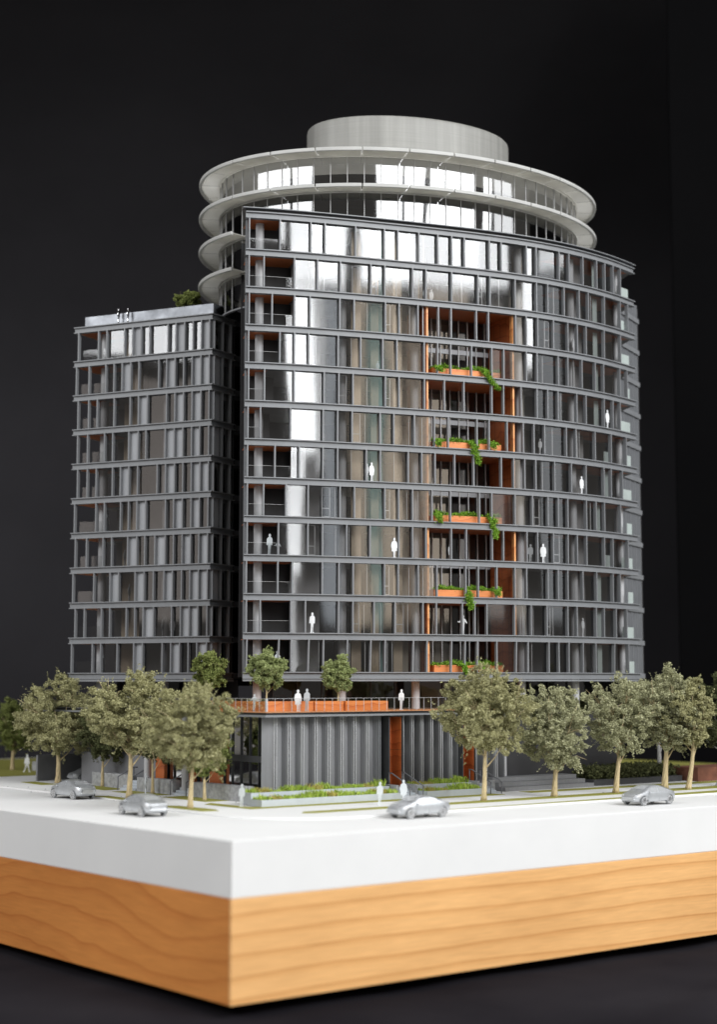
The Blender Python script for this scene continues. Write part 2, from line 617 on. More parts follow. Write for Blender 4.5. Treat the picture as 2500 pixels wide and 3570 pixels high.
def strip(poly, z=0.03, name='lawn', mat='lawn'):
    bb = B()
    bb.prism([W2(u, v) for u, v in poly], 0.004, z)
    return bb


lawns = [
    [(14.6, 12.6), (15.6, 12.2), (96, 12.0), (95, 14.6), (15.5, 13.6)],
    [(24, 8.6), (60, 8.5), (95, 8.45), (95, 10.6), (60, 10.2), (40, 9.2)],
    [(13.9, 18.0), (39.5, 17.6), (39.5, 19.4), (15.0, 19.6), (15.0, 25), (13.8, 24)],
    [(10.0, 18.6), (11.2, 18.2), (11.7, 19.4), (11.5, 24.0), (10.6, 25.0), (10.0, 24.0)],
    [(11.6, 31.5), (12.6, 31.2), (12.8, 37), (11.7, 37.5)],
    [(15.4, 26.3), (17.6, 26.3), (17.6, 33.0), (15.6, 33.0)],
    [(15.6, 35.0), (17.6, 35.0), (17.6, 41.5), (15.8, 41.5)],
    [(16.2, 43.5), (18.4, 43.5), (18.6, 50.0), (16.5, 50.5)],
    [(15.4, 53.5), (17.0, 53.5), (17.2, 58.5), (15.8, 58.5)],
    [(17.0, 68), (44, 68), (44, 102), (17.0, 102)],
    [(43.0, 18.0), (95, 16.6), (95, 18.6), (43, 19.6)],
    [(66, 30), (95, 28), (95, 60), (70, 60)],
]
for i, p in enumerate(lawns):
    o = strip(p).build('lawn_strip', 'lawn')
    tag(o, None, None, kind='structure')

# ------------------------------------------------------------------ tower
ZB, FH = 10.22, 3.3
BH = 0.59            # beam height


def Z(k):
    return ZB + FH * k


PC = [1.8007, 2.3284, 1.9627, 7.4851, 143.2407]


def yF(x):
    t = (x - 8.5) / 18.5
    y = 0
    for c in PC:
        y = y * t + c
    return y


def nF(x):
    s = (yF(x + 0.01) - yF(x - 0.01)) / 0.02
    q = math.hypot(s, 1)
    return s / q, -1 / q


def cpath(x0, x1, n):
    out = []
    for i in range(n + 1):
        x = x0 + (x1 - x0) * i / n
        out.append((x, yF(x), *nF(x)))
    return out


def cpt(x, d):
    a, c = nF(x)
    return x + a * d, yF(x) + c * d


MULL = {
 11: [-9.46, -6.85, -4.22, -3.0, -0.33, 2.21, 3.41, 5.3, 7.02, 8.29, 9.45, 11.78, 12.9, 15.31, 16.26, 18.54, 19.54, 21.0, 22.49, 23.4, 24.33, 25.18],
 10: [-9.47, -8.21, -5.61, -3.64, -1.66, 1.01, 2.24, 4.72, 5.93, 8.27, 10.7, 11.81, 14.19, 16.25, 17.36, 19.0, 20.55, 21.52, 23.27, 25.11, 26.0],
 9: [-9.44, -7.5, -5.6, -4.28, -1.71, -0.46, 2.29, 3.51, 5.19, 7.04, 8.2, 10.52, 11.64, 14.21, 15.23, 16.33, 17.88, 19.34, 20.31, 21.23, 23.2, 25.07],
 8: [-9.47, -6.83, -5.6, -4.38, -1.85, 0.11, 2.05, 3.3, 5.74, 6.95, 8.14, 10.05, 11.93, 13.05, 15.2, 16.23, 18.31, 19.29, 20.74, 22.15, 23.07, 24.93, 25.78],
 7: [-9.45, -8.11, -5.61, -3.05, -1.79, -0.56, 2.27, 3.48, 5.75, 7.55, 9.32, 11.9, 12.99, 14.65, 16.19, 17.23, 18.25, 20.16, 21.12, 23.08, 24.07, 24.89],
 6: [-9.48, -8.43, -5.9, -3.13, -1.89, -0.63, 1.8, 3.01, 4.84, 6.63, 7.88, 10.5, 11.62, 13.3, 14.82, 15.85, 16.88, 19.04, 20.02, 22.03, 23.79, 25.54],
 5: [-9.49, -7.2, -5.16, -3.14, -1.89, 0.6, 1.82, 4.28, 5.48, 6.67, 8.43, 10.17, 12.72, 13.89, 14.93, 15.99, 17.83, 19.5, 21.01, 22.93, 23.73, 25.02],
 4: [-9.49, -8.13, -6.26, -4.39, -1.67, -0.43, 2.21, 3.42, 4.65, 6.38, 8.04, 10.68, 11.81, 13.98, 15.62, 17.13, 18.13, 19.09, 21.0, 22.02, 22.93, 24.74],
 3: [-9.48, -6.87, -4.4, -3.16, -1.1, 0.92, 3.43, 4.64, 5.83, 8.1, 9.46, 11.82, 12.86, 15.07, 16.09, 17.61, 19.07, 20.0, 20.97, 22.87, 23.81, 25.55],
 2: [-9.52, -6.91, -5.7, -3.17, -1.77, -0.54, 2.17, 3.37, 5.13, 6.79, 9.38, 10.52, 12.22, 13.91, 15.0, 17.05, 18.04, 19.0, 20.53, 21.97, 23.75, 24.57],
 1: [-9.5, -8.36, -5.8, -4.59, -1.79, -0.56, 1.26, 3.08, 5.53, 6.72, 9.05, 10.18, 11.27, 13.84, 15.39, 16.91, 18.95, 19.87, 21.87, 22.72, 24.04, 25.26],
 0: [-9.48, -6.85, -5.78, -4.36, -3.08, -1.07, 0.91, 2.19, 4.61, 5.85, 8.0, 9.22, 10.35, 12.16, 13.92, 15.02, 17.05, 18.03, 19.0, 20.42, 21.79, 23.76, 25.41]}
BAL = {11: -6.85, 10: -5.61, 9: -5.6, 8: -6.83, 7: -8.11, 6: -8.43, 5: -5.77, 4: -6.26, 3: -6.87, 2: -5.7, 1: -5.8, 0: -5.78}
CASE = {0: [(2.19, 2.53), (15.04, 15.35), (21.79, 22.06)], 1: [(-0.53, 0.06), (3.3, 3.94), (17.0, 17.46)], 2: [(2.17, 2.69)], 3: [(-4.32, -3.72), (17.92, 18.48)], 4: [(-3.11, -2.45), (2.21, 2.75), (16.01, 16.52)], 5: [(-5.72, -5.3), (21.01, 21.3)], 6: [(-0.49, 0.16), (20.15, 20.44)], 7: [(-1.65, -1.03), (2.27, 2.8), (18.29, 18.55)], 8: [(-4.34, -3.68)], 9: [(2.29, 2.83), (17.26, 17.69)], 10: [(1.01, 1.63), (10.85, 11.23)], 11: [(-4.22, -3.58)]}
VERT = {0: [-3.34, -0.73, 0.61, 1.88, 2.97, 15.67], 1: [0.52, 1.98, 4.34, 14.82, 15.83, 17.77], 2: [0.78, 4.46, 5.7], 3: [-1.93, -0.77], 4: [-1.99, 0.65, 4.29, 5.28, 16.55, 21.79], 5: [-4.56, -0.57, 3.17, 16.9, 21.28], 6: [0.62, 2.02, 4.49, 5.68, 17.93, 20.7], 7: [-3.21, 0.79, 18.86], 8: [-3.68, -0.58, 17.03, 20.19], 9: [0.82, 4.6, 5.8], 10: [-4.26, -2.94, -0.49, 3.41, 9.37, 12.87, 18.24, 19.26, 20.88, 22.16], 11: [-1.81, 0.94, 4.62, 5.86, 10.67, 21.34]}
XL, XR = -9.75, 26.95
ATL, ATR = 6.18, 14.14
AT_TOP = 9

tower = thing('curved_tower', (6, 146, 7.0), 'tall curved grey and glass tower with oval penthouse rings on top', 'tower')

mull_mesh = B().box((0, 0.13, (FH - BH) / 2), (0.115, 0.36, FH - BH)).mesh('mullion')
beams = []
full = cpath(XL, XR, 44)
for k in range(13):
    z = Z(k)
    b = B()
    b.sweep(full, -0.25, 0.30, z - 0.085, z)
    b.sweep(full, -0.25, 0.10, z - BH + 0.08, z - 0.088)
    b.sweep(full, -0.25, 0.30, z - BH, z - BH + 0.077)
    o = b.build('floor_beam', 'grey_paint', tower)
    beams.append(o)
    # slab behind the beam
    b = B()
    vs, fs = [], []
    n = len(full)
    for zz in (z - 0.50, z - 0.03):
        for x, y, ax, ay in full:
            vs.append((x - ax * 0.26, y - ay * 0.26, zz))
        for i in range(n):
            t = i / (n - 1)
            vs.append((-8.6 + t * (25.0 + 8.6), 152 + t * 13.5, zz))
    for i in range(n - 1):
        fs.append((i, n + i, n + i + 1, i + 1))
        fs.append((2 * n + i, 2 * n + i + 1, 3 * n + i + 1, 3 * n + i))
        fs.append((i, i + 1, 2 * n + i + 1, 2 * n + i))
    fs.append((0, 2 * n, 3 * n, n))
    fs.append((n - 1, 2 * n - 1, 4 * n - 1, 3 * n - 1))
    # leave the loggia voids open between paired storeys
    b.add(vs, fs)
    if k in (1, 3, 5, 7, 9) and k <= AT_TOP:
        b = B()
        for x0, x1 in ((XL, ATL - 0.2), (ATR + 0.2, XR)):
            pp = cpath(x0, x1, 20)
            m_ = len(pp)
            vs, fs = [], []
            for zz in (z - 0.50, z - 0.03):
                for x, y, ax, ay in pp:
                    vs.append((x - ax * 0.26, y - ay * 0.26, zz))
                for x, y, ax, ay in pp:
                    t = (x - XL) / (XR - XL)
                    vs.append((-8.6 + t * (25.0 + 8.6), 152 + t * 13.5, zz))
            for i in range(m_ - 1):
                fs.append((i, m_ + i, m_ + i + 1, i + 1))
                fs.append((2 * m_ + i, 2 * m_ + i + 1, 3 * m_ + i + 1, 3 * m_ + i))
                fs.append((i, i + 1, 2 * m_ + i + 1, 2 * m_ + i))
            fs.append((0, 2 * m_, 3 * m_, m_))
            fs.append((m_ - 1, 2 * m_ - 1, 4 * m_ - 1, 3 * m_ - 1))
            b.add(vs, fs)
    b.build('floor_slab', 'inside_grey', tower)

# roof edge above the top storey
b = B()
b.sweep(full, -0.6, -0.12, Z(12) + 0.003, Z(12) + 0.30)
b.build('roof_upstand', 'black_edge', tower)
b = B()
b.sweep(cpath(XL - 0.25, XR + 0.15, 44), -0.9, 0.28, Z(12) + 0.303, Z(12) + 0.38)
b.build('roof_edge', 'grey_paint', tower)

for k in range(12):
    z = Z(k)
    bm = beams[k]
    for x in MULL[k]:
        ax, ay = nF(x)
        lean = 0.0
        o = place('mullion', mull_mesh, 'grey_paint', bm, loc=(x, yF(x), z), rz=math.atan2(ay, ax) + math.pi / 2 + math.pi)
        if k == 0:
            o.rotation_euler[1] = rnd.uniform(-0.03, 0.01)
    xs = sorted(set([BAL[k]] + [x for x in MULL[k] if x > BAL[k] + 0.1] + [26.4]))
    for x0, x1 in zip(xs[:-1], xs[1:]):
        mid = (x0 + x1) / 2
        if ATL - 0.1 < mid < ATR + 0.1 and k <= AT_TOP:
            if not (x1 > ATR - 1.4 and k in (8, 4, 1, 0)):
                continue
        if mid > 25.2:
            continue
        n = max(2, int((x1 - x0) / 0.4))
        pp = cpath(x0, x1, n)
        bb = B()
        for x, y, ax, ay in pp:
            for zz in (z - 0.02, z + FH - BH + 0.02):
                bb.v.append((x - ax * 0.04, y - ay * 0.04, zz))
        for i in range(n):
            bb.f.append((2 * i, 2 * i + 2, 2 * i + 3, 2 * i + 1))
        bb.build('pane', 'facade_glass', bm, smooth=True)
    # slim inner window frames behind the glass
    for x0, x1 in CASE[k]:
        bb = B()
        for x in (x0, x1):
            ax, ay = nF(x)
            px, py = cpt(x, -0.16)
            bb.box((px, py, z + (FH - BH) / 2), (0.07, 0.1, FH - BH - 0.12), math.atan2(ay, ax) + math.pi / 2)
        pp = cpath(x0, x1, 2)
        for zz in (z + 0.78, z + FH - BH - 0.14, z + 0.05):
            bb.sweep(pp, -0.20, -0.12, zz, zz + 0.075)
        bb.build('casement_frame', 'frame_pale', bm)
    for x in VERT[k]:
        if ATL < x < ATR and k <= AT_TOP:
            continue
        ax, ay = nF(x)
        px, py = cpt(x, -0.2)
        bb = B()
        bb.box((px, py, z + (FH - BH) / 2), (0.06, 0.12, FH - BH - 0.06), math.atan2(ay, ax) + math.pi / 2)
        bb.build('inner_post', 'frame_pale', bm)
    # balcony rail at the sharp end
    bb = B()
    pp = cpath(-9.35, BAL[k] - 0.07, 6)
    for x, y, ax, ay in pp:
        for zz in (z + 0.0, z + 1.0):
            bb.v.append((x - ax * 0.1, y - ay * 0.1, zz))
    for i in range(len(pp) - 1):
        bb.f.append((2 * i, 2 * i + 2, 2 * i + 3, 2 * i + 1))
    bb.build('balustrade', 'rail_glass', bm)
    bb = B()
    bb.sweep(pp, -0.115, -0.085, z + 1.0, z + 1.018)
    bb.build('rail_edge', 'frame_pale', bm)
    # upright plate at the sharp end, behind the first mullion
    bb = B()
    bb.box((-9.72, yF(-9.72) + 0.62, z + (FH - BH) / 2), (0.10, 0.75, FH - BH), R(14))
    bb.build('end_plate', 'grey_paint', bm)
    # orange balcony ceilings
    bb = B()
    bb.sweep(cpath(-9.5, min(BAL[k] + 0.4, -5.3) if k > 4 else BAL[k] + 0.3, 8), -3.4, -0.28, z + FH - 0.56, z + FH - 0.505)
    bb.build('ceiling_panel', 'orange_wood', bm)
    bb = B()
    bb.sweep(cpath(19.6, 26.6, 8), -3.6, -0.28, z + FH - 0.56, z + FH - 0.505)
    bb.build('ceiling_panel', 'orange_wood', bm)
    # recess walls of the corner balcony
    bb = B()
    bb.sweep(cpath(-9.3, BAL[k] + 1.5, 5), -3.6, -3.45, z - 0.01, z + FH - 0.57)
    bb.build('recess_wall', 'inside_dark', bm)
    # right hand balcony: rail panels, and tall panes whose pale colour paints a window reflection
    for (x0, x1, d0, h) in (((22.9, 23.4, -0.75, 2.62) if k not in (6, 5, 3) else (23.95, 24.5, -0.75, 2.62 if k == 5 else 1.2)),
                            ((25.15, 26.5, -0.12, 1.05) if k % 2 or k > 9 else (25.9, 26.5, -0.12, 1.1))):
        bb = B()
        bb.sweep(cpath(x0, x1, 3), d0 - 0.03, d0, z + 0.004, z + h)
        bb.build('screen_panel', 'pale_pane_glass', bm)
    if k in (11, 8, 7, 5):
        bb = B()
        bb.sweep(cpath(20.9, 21.5, 2), -1.6, -1.57, z + 0.004, z + 1.2)
        bb.build('screen_panel', 'pale_pane_glass', bm)

# columns
for x in (-8.65, -1.46, 5.01, 14.75, 20.06, 25.18):
    b = B()
    b.cyl(x, yF(x) + 1.7, 7.03, Z(12) - 0.5, 0.37, 28)
    b.build('column', 'column_grey', tower, smooth='auto')

# interior partitions seen through the glass
for x0, x1, d, m in ((-5.2, -2.6, 2.6, 'inside_grey'), (-1.0, -0.2, 3.4, 'inside_dark'), (-0.1, 0.75, 1.6, 'inside_tan'), (0.8, 1.5, 3.8, 'inside_dark'),
                     (1.6, 2.3, 1.5, 'inside_tan'), (2.35, 2.9, 2.2, 'inside_teal'), (3.0, 3.5, 3.4, 'inside_dark'), (3.6, 4.4, 1.5, 'inside_tan'), (5.45, 6.0, 1.5, 'inside_tan'),
                     (15.3, 16.2, 1.9, 'inside_beige'), (16.3, 17.4, 3.4, 'inside_grey'), (17.5, 19.4, 3.8, 'inside_dark'), (22.0, 23.0, 2.2, 'inside_grey'), (19.5, 25.5, 6.5, 'inside_dark'), (-9.0, 25, 8.2, 'inside_dark')):
    b = B()
    b.sweep(cpath(x0, x1, 6), -d - 0.15, -d, ZB - 0.4, Z(12) - 0.55)
    b.build('partition', m, tower)

# loggia (double height voids lined in orange timber)
DEP = 4.4
for kk in (8, 6, 4, 2, 0):
    z0, z1 = Z(kk), Z(kk + 2) - 0.5
    lg = B()
    a, c = cpt(ATR + 0.10, -0.25), cpt(ATR + 0.10, -DEP)
    ang = math.atan2(c[1] - a[1], c[0] - a[0])
    lg.box(((a[0] + c[0]) / 2, (a[1] + c[1]) / 2, (z0 + z1) / 2), (math.hypot(c[0] - a[0], c[1] - a[1]), 0.12, z1 - z0 - 0.02), ang)
    wall = lg.build('loggia_side_wall', 'orange_wood', tower)
    bb = B()
    for q in (1, 2, 3):
        f = q / 4
        bb.box((a[0] + (c[0] - a[0]) * f - 0.062, a[1] + (c[1] - a[1]) * f, (z0 + z1) / 2), (0.03, 0.02, z1 - z0 - 0.05), ang)
    bb.build('board_joint', 'bed_brown', wall)
    a2, c2 = cpt(ATL - 0.10, -0.25), cpt(ATL - 0.10, -DEP)
    ang2 = math.atan2(c2[1] - a2[1], c2[0] - a2[0])
    lg = B()
    lg.box(((a2[0] + c2[0]) / 2, (a2[1] + c2[1]) / 2, (z0 + z1) / 2), (math.hypot(c2[0] - a2[0], c2[1] - a2[1]), 0.12, z1 - z0 - 0.02), ang2)
    lg.build('loggia_side_wall', 'orange_wood', tower)
    lg = B()
    lg.sweep(cpath(ATL, ATR, 10), -DEP, -0.28, z1 - 0.07, z1 - 0.01)
    lg.build('loggia_ceiling', 'orange_wood', tower)
    back = cpath(ATL - 0.3, ATR, 10)
    lg = B()
    lg.sweep(back, -DEP - 2.2, -DEP - 2.1, z0, z1)
    lg.build('loggia_back_room', 'inside_beige', tower)
    lg = B()
    lg.sweep(back, -DEP - 0.1, -DEP + 0.1, Z(kk + 1) - 0.45, Z(kk + 1) - 0.02)
    lg.build('loggia_transom', 'grey_panel', tower)
    for q in range(10):
        x = ATL + 0.3 + q * 0.9
        px, py = cpt(x, -DEP + 0.12)
        lg = B()
        lg.box((px, py, (z0 + z1) / 2), (0.09, 0.14, z1 - z0 - 0.1), math.atan2(*nF(x)[::-1]) + math.pi / 2)
        lg.build('loggia_mullion', 'frame_pale', tower)
    for q in range(4):
        x0 = ATL + q * (ATR - ATL) / 4
        bb = B()
        pp = cpath(x0, x0 + (ATR - ATL) / 4, 3)
        for x, y, ax, ay in pp:
            for zz in (z0, z1):
                bb.v.append((x - ax * DEP, y - ay * DEP, zz))
        for i in range(3):
            bb.f.append((2 * i, 2 * i + 2, 2 * i + 3, 2 * i + 1))
        bb.build('loggia_pane', 'block_glass', tower)
    # dark part of the room behind
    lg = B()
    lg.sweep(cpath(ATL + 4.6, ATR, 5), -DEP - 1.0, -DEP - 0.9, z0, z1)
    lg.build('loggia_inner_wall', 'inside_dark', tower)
for kk in range(0, 10):
    for x in (ATL - 0.02, ATR + 0.0):
        ax, ay = nF(x)
        px, py = cpt(x, -0.30)
        b = B()
        b.box((px, py, Z(kk) + (FH - BH) / 2), (0.16, 0.42, FH - BH - 0.004), math.atan2(ay, ax) + math.pi / 2)
        b.build('copper_fin', 'copper_fin', tower)

# side wing wall behind the right end of the curved front
w0, w1 = Vector((25.2, 158.2)), Vector((28.6, 164.8))
dw = (w1 - w0)
angw = math.atan2(dw.y, dw.x)
for k in range(12):
    top = Z(k) + FH - 0.5 if k < 11 else Z(k) + 1.4
    b = B()
    c = (w0 + w1) / 2
    b.box((c.x, c.y, (Z(k) + top) / 2), (dw.length, 0.3, top - Z(k)), angw)
    b.build('wing_panel', 'wing_grey', tower)
    b = B()
    b.box((c.x - 0.02, c.y + 0.03, Z(k) - 0.25), (dw.length + 0.1, 0.72, 0.47), angw)
    wb_ = b.build('wing_beam', 'grey_paint', tower)
    for f in (0.12, 0.34, 0.56, 0.78, 0.97):
        q = w0 + dw * f
        b = B()
        b.box((q.x - 0.10, q.y - 0.14, (Z(k) + top) / 2), (0.12, 0.5, top - Z(k)), angw)
        b.build('wing_fin', 'grey_paint', wb_)
b = B()
b.prism([(25.3, 158.6), (28.9, 165.2), (24, 170), (10, 168), (6, 160)], 7, Z(11) + 1.2)
b.build('wing_core', 'inside_dark', tower)

# ---- oval upper storeys with visor rings
EC, EA, EB, EP = (4.3, 156.1), 20.5, 15.0, R(26.5)


def ell(t, off=0.0, c=EC, a=EA, bb_=EB, ph=EP):
    x, y = a * math.cos(t), bb_ * math.sin(t)
    nx_, ny_ = math.cos(t) / a, math.sin(t) / bb_
    q = math.hypot(nx_, ny_)
    nx_, ny_ = nx_ / q, ny_ / q
    x += nx_ * off
    y += ny_ * off
    cp, sp = math.cos(ph), math.sin(ph)
    return c[0] + x * cp - y * sp, c[1] + x * sp + y * cp, nx_ * cp - ny_ * sp, nx_ * sp + ny_ * cp


def arc_table(off, t0, t1, step, **kw):
    """angles spaced by arc length"""
    ts = np.linspace(t0, t1, 1200)
    p = np.array([ell(t, off, **kw)[:2] for t in ts])
    s = np.concatenate([[0], np.cumsum(np.hypot(*np.diff(p, axis=0).T))])
    n = int(s[-1] / step)
    return np.interp(np.linspace(0, s[-1], n + 1), s, ts)


VW = 1.85
ring_ts = arc_table(0, R(135), R(415), 4.15)
for k in (11, 12, 13, 14):
    z = Z(k)
    ring = B()
    pth = [ell(t, -VW) for t in np.linspace(R(130), R(420), 90)]
    if k < 13:
        pth = [q for q in pth if q[0] < -7.5]
    ring.sweep(pth, -0.35, 0.0, z - 0.19, z + 0.10)
    ring = ring.build('visor_ring', 'visor', tower)
    for t0, t1 in zip(ring_ts[:-1], ring_ts[1:]):
        if k < 13 and ell(t1, 0)[0] > -8.6:
            continue
        dt = (t1 - t0)
        g = 0.055 / 4.15 * dt
        sub = [t0 + g + (dt - 2 * g) * i / 6 for i in range(7)]
        bb = B()
        p0 = [ell(t, 0) for t in sub]
        for x, y, ax, ay in p0:
            for d in (-VW + 0.01, -0.2):
                bb.v.append((x + ax * d, y + ay * d, z - 0.02))
        for i in range(len(p0) - 1):
            bb.f.append((2 * i, 2 * i + 1, 2 * i + 3, 2 * i + 2))
        for i in range(9):
            d0 = -VW + 0.12 + i * (VW - 0.3) / 9
            bb.sweep(p0, d0, d0 + 0.05, z - 0.09, z - 0.024)
        seg = bb.build('visor_segment', 'visor', ring)
        bb = B()
        bb.sweep([ell(t, 0) for t in sub], -0.24, 0.02, z - 0.24, z + 0.09)
        bb.build('visor_nose', 'visor_edge', ring, bevel=0.05)
# glazing of the oval storeys
GO = -VW - 0.18
for k in (10, 11, 12, 13):
    ts = arc_table(GO, R(140), R(410), 1.5)
    z0, z1 = Z(k) + (0.12 if k > 10 else 0), Z(k + 1) - 0.19
    holder = B()
    holder.sweep([q for q in (ell(t, GO) for t in np.linspace(R(138), R(412), 80)) if k > 11 or q[0] < -6.5], -0.2, 0.08, Z(k) + 0.0, Z(k) + 0.14)
    holder = holder.build('oval_sill', 'grey_paint', tower)
    post = B().box((0, 0, (z1 - z0) / 2), (0.055, 0.09, z1 - z0)).mesh('oval_post')
    for i, (t0, t1) in enumerate(zip(ts[:-1], ts[1:])):
        tm = (t0 + t1) / 2
        if k < 12 and ell(t1, GO)[0] > -7.0:
            continue
        bb = B()
        pth = [ell(t0 + (t1 - t0) * j / 4, GO) for j in range(5)]
        for x, y, ax, ay in pth:
            bb.v.append((x, y, z0)); bb.v.append((x, y, z1))
        for j in range(4):
            bb.f.append((2 * j, 2 * j + 2, 2 * j + 3, 2 * j + 1))
        bb.build('oval_pane', 'penthouse_glass', holder, smooth=True)
        x, y, ax, ay = ell(t0, GO + 0.03)
        place('oval_post', post, 'frame_pale', holder, loc=(x, y, z0), rz=math.atan2(ay, ax) + math.pi / 2)
    b = B()
    b.prism([ell(t, -VW - 4.0)[:2] for t in np.linspace(0, 2 * math.pi, 60)[:-1]], Z(k), Z(k + 1) - 0.55)
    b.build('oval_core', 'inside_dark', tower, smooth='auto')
b = B()
b.prism([ell(t, -VW - 0.4)[:2] for t in np.linspace(0, 2 * math.pi, 90)[:-1]], Z(14) - 0.18, Z(14) + 0.02)
b.build('oval_roof', 'visor', tower)
b = B()
b.prism([ell(t, -VW - 0.4)[:2] for t in np.linspace(0, 2 * math.pi, 90)[:-1]], Z(13) - 0.18, Z(13) - 0.02)
b.build('oval_floor', 'inside_grey', tower)


def drum_mat():
    m, nt, N, L, b_ = nodes_of('drum_metal')
    f = noise(nt, coords(nt, (1.2, 1.2, 0.03)), 1.0, 5, 0.6)
    f2 = noise(nt, coords(nt, (0.12, 0.12, 9)), 1.0, 5, 0.7)
    c1 = ramp(nt, f, [(0.3, (0.23, 0.228, 0.213)), (0.7, (0.33, 0.327, 0.307))])
    mx = N.new('ShaderNodeMix'); mx.data_type = 'RGBA'; mx.blend_type = 'MULTIPLY'
    mx.inputs['Factor'].default_value = 0.5
    L.new(c1, mx.inputs['A'])
    L.new(ramp(nt, f2, [(0.3, (0.8, 0.8, 0.8)), (0.7, (1.1, 1.1, 1.1))]), mx.inputs['B'])
    L.new(mx.outputs['Result'], b_.inputs['Base Color'])
    b_.inputs['Metallic'].default_value = 0.1
    b_.inputs['Roughness'].default_value = 0.55


drum_mat()
DK = dict(c=(4.95, 155.0), a=10.35, bb_=6.5, ph=R(21))
b = B()
prof = [(0, Z(14) + 0.025), (0, 61.9), (-0.05, 62.12), (-0.18, 62.27), (-0.4, 62.33), (-3, 62.35)]
ts = np.linspace(0, 2 * math.pi, 121)[:-1]
for off, zz in prof:
    for t in ts:
        x, y, _, _ = ell(t, off, **DK)
        b.v.append((x, y, zz))
n = len(ts)
for i in range(len(prof) - 1):
    for j in range(n):
        b.f.append((i * n + j, i * n + (j + 1) % n, (i + 1) * n + (j + 1) % n, (i + 1) * n + j))
b.f.append(tuple(range((len(prof) - 1) * n, len(prof) * n)))
b.build('plant_drum', 'drum_metal', tower, smooth='auto')

# terrace storey under the tower: dark glazing set back, and slab soffit
b = B()
ts_path = cpath(-6.5, 24, 14)
for i in range(14):
    bb = B()
    for x, y, ax, ay in (ts_path[i], ts_path[i + 1]):
        for zz in (7.02, Z(0) - 0.52):
            bb.v.append((x - ax * 3.4, y - ay * 3.4, zz))
    bb.f.append((0, 2, 3, 1))
    bb.build('terrace_pane', 'block_glass', tower)
    bb = B()
    px, py = cpt(ts_path[i][0], -3.35)
    bb.box((px, py, (7.02 + Z(0) - 0.52) / 2), (0.06, 0.12, Z(0) - 0.56 - 7.02), math.atan2(*nF(ts_path[i][0])[::-1]) + math.pi / 2)
    bb.build('terrace_mullion', 'dark_grey', tower)
for x0, x1, d, m in ((-6.5, 3.0, 6.0, 'inside_dark'), (2.6, 4.2, 5.4, 'inside_teal'), (7.5, 10.5, 5.0, 'inside_tan'), (4.2, 25, 7.5, 'inside_dark')):
    bb = B()
    bb.sweep(cpath(x0, x1, 6), -d - 0.15, -d, 7.03, Z(0) - 0.55)
    bb.build('partition', m, tower)
b = B()
b.sweep(cpath(XL, XR, 30), -0.2, 0.34, Z(0) - BH - 0.20, Z(0) - BH - 0.05)
b.build('soffit_trim', 'grey_paint', tower)

# ------------------------------------------------------------------ lower straight block at the left
AX, AY, BX, BY = -13.55, 147.6, -27.3, 153.9
ld = Vector((BX - AX, BY - AY)).normalized()        # along facade, leftwards
ln = Vector((ld.y, -ld.x))
if ln.y > 0:
    ln = -ln
back = -ln


def lpt(x, d):
    y = AY + (BY - AY) * (x - AX) / (BX - AX)
    return x + ln.x * d, y + ln.y * d


LM = {
 9: ([-26.74, -24.68, -23.83, -22.03, -21.21, -20.36, -19.5, -17.68, -16.9, -16.05, -15.22, -14.42], 'OOGGPGGGPGGP'),
 8: ([-26.9, -25.59, -23.88, -23.04, -22.23, -21.36, -20.53, -18.55, -17.78, -16.95, -16.1, -15.29, -14.44], 'OOGGPGGGPGGPP'),
 7: ([-26.67, -25.58, -24.7, -22.98, -21.36, -20.53, -19.65, -17.74, -16.93, -16.08, -15.26, -14.4], 'OOGGGPGGPGPG'),
 6: ([-26.66, -25.63, -23.9, -23.07, -21.45, -20.52, -19.74, -17.84, -16.96, -16.11, -15.27, -14.48], 'OOGGPGGPPGPG'),
 5: ([-26.6, -25.61, -24.69, -23.04, -22.24, -21.39, -20.52, -18.58, -17.76, -16.88, -16.07, -15.26, -14.42], 'OOGGPGGGPGGPP'),
 4: ([-26.84, -24.66, -23.8, -22.17, -21.38, -20.55, -19.67, -17.72, -16.93, -16.09, -15.25, -14.44], 'OOGGGPGGPGPG'),
 3: ([-26.7, -25.56, -23.88, -23.01, -21.41, -20.5, -19.71, -18.72, -17.71, -16.9, -16.07, -15.25, -14.46], 'OOGGPGGPGGPGP'),
 2: ([-26.88, -24.75, -23.12, -22.26, -20.62, -19.74, -18.82, -17.79, -16.96, -16.08, -15.29, -14.47], 'OGPGPGGPGGPP'),
 1: ([-26.59, -25.66, -23.93, -23.09, -21.44, -20.6, -19.78, -18.77, -17.0, -16.15, -15.32, -14.48], 'OOGGGGPGGPPG'),
 0: ([-26.9, -24.79, -23.95, -22.3, -20.66, -19.81, -17.87, -17.05, -16.2, -15.37, -14.56], 'OOGGPGGPGGP')}
block = thing('straight_block', (-20, 156, 7.0), 'lower straight grey block beside the curved tower', 'building')
sd = Vector((0.52, 0.854))            # short return facade
sn = Vector((0.854, -0.52))
lrz = math.atan2(ln.y, ln.x) + math.pi / 2 + math.pi
RET = 3.4
lpath = [(BX + 0.05, BY - 0.02, ln.x, ln.y), (AX, AY, (ln.x + sn.x) / (1 + ln.dot(sn)), (ln.y + sn.y) / (1 + ln.dot(sn))), (AX + sd.x * RET, AY + sd.y * RET, sn.x, sn.y)]
lbeams = []
C2 = Vector((AX, AY)) + sd * RET
bk = Vector((BX, BY)) + back * 11
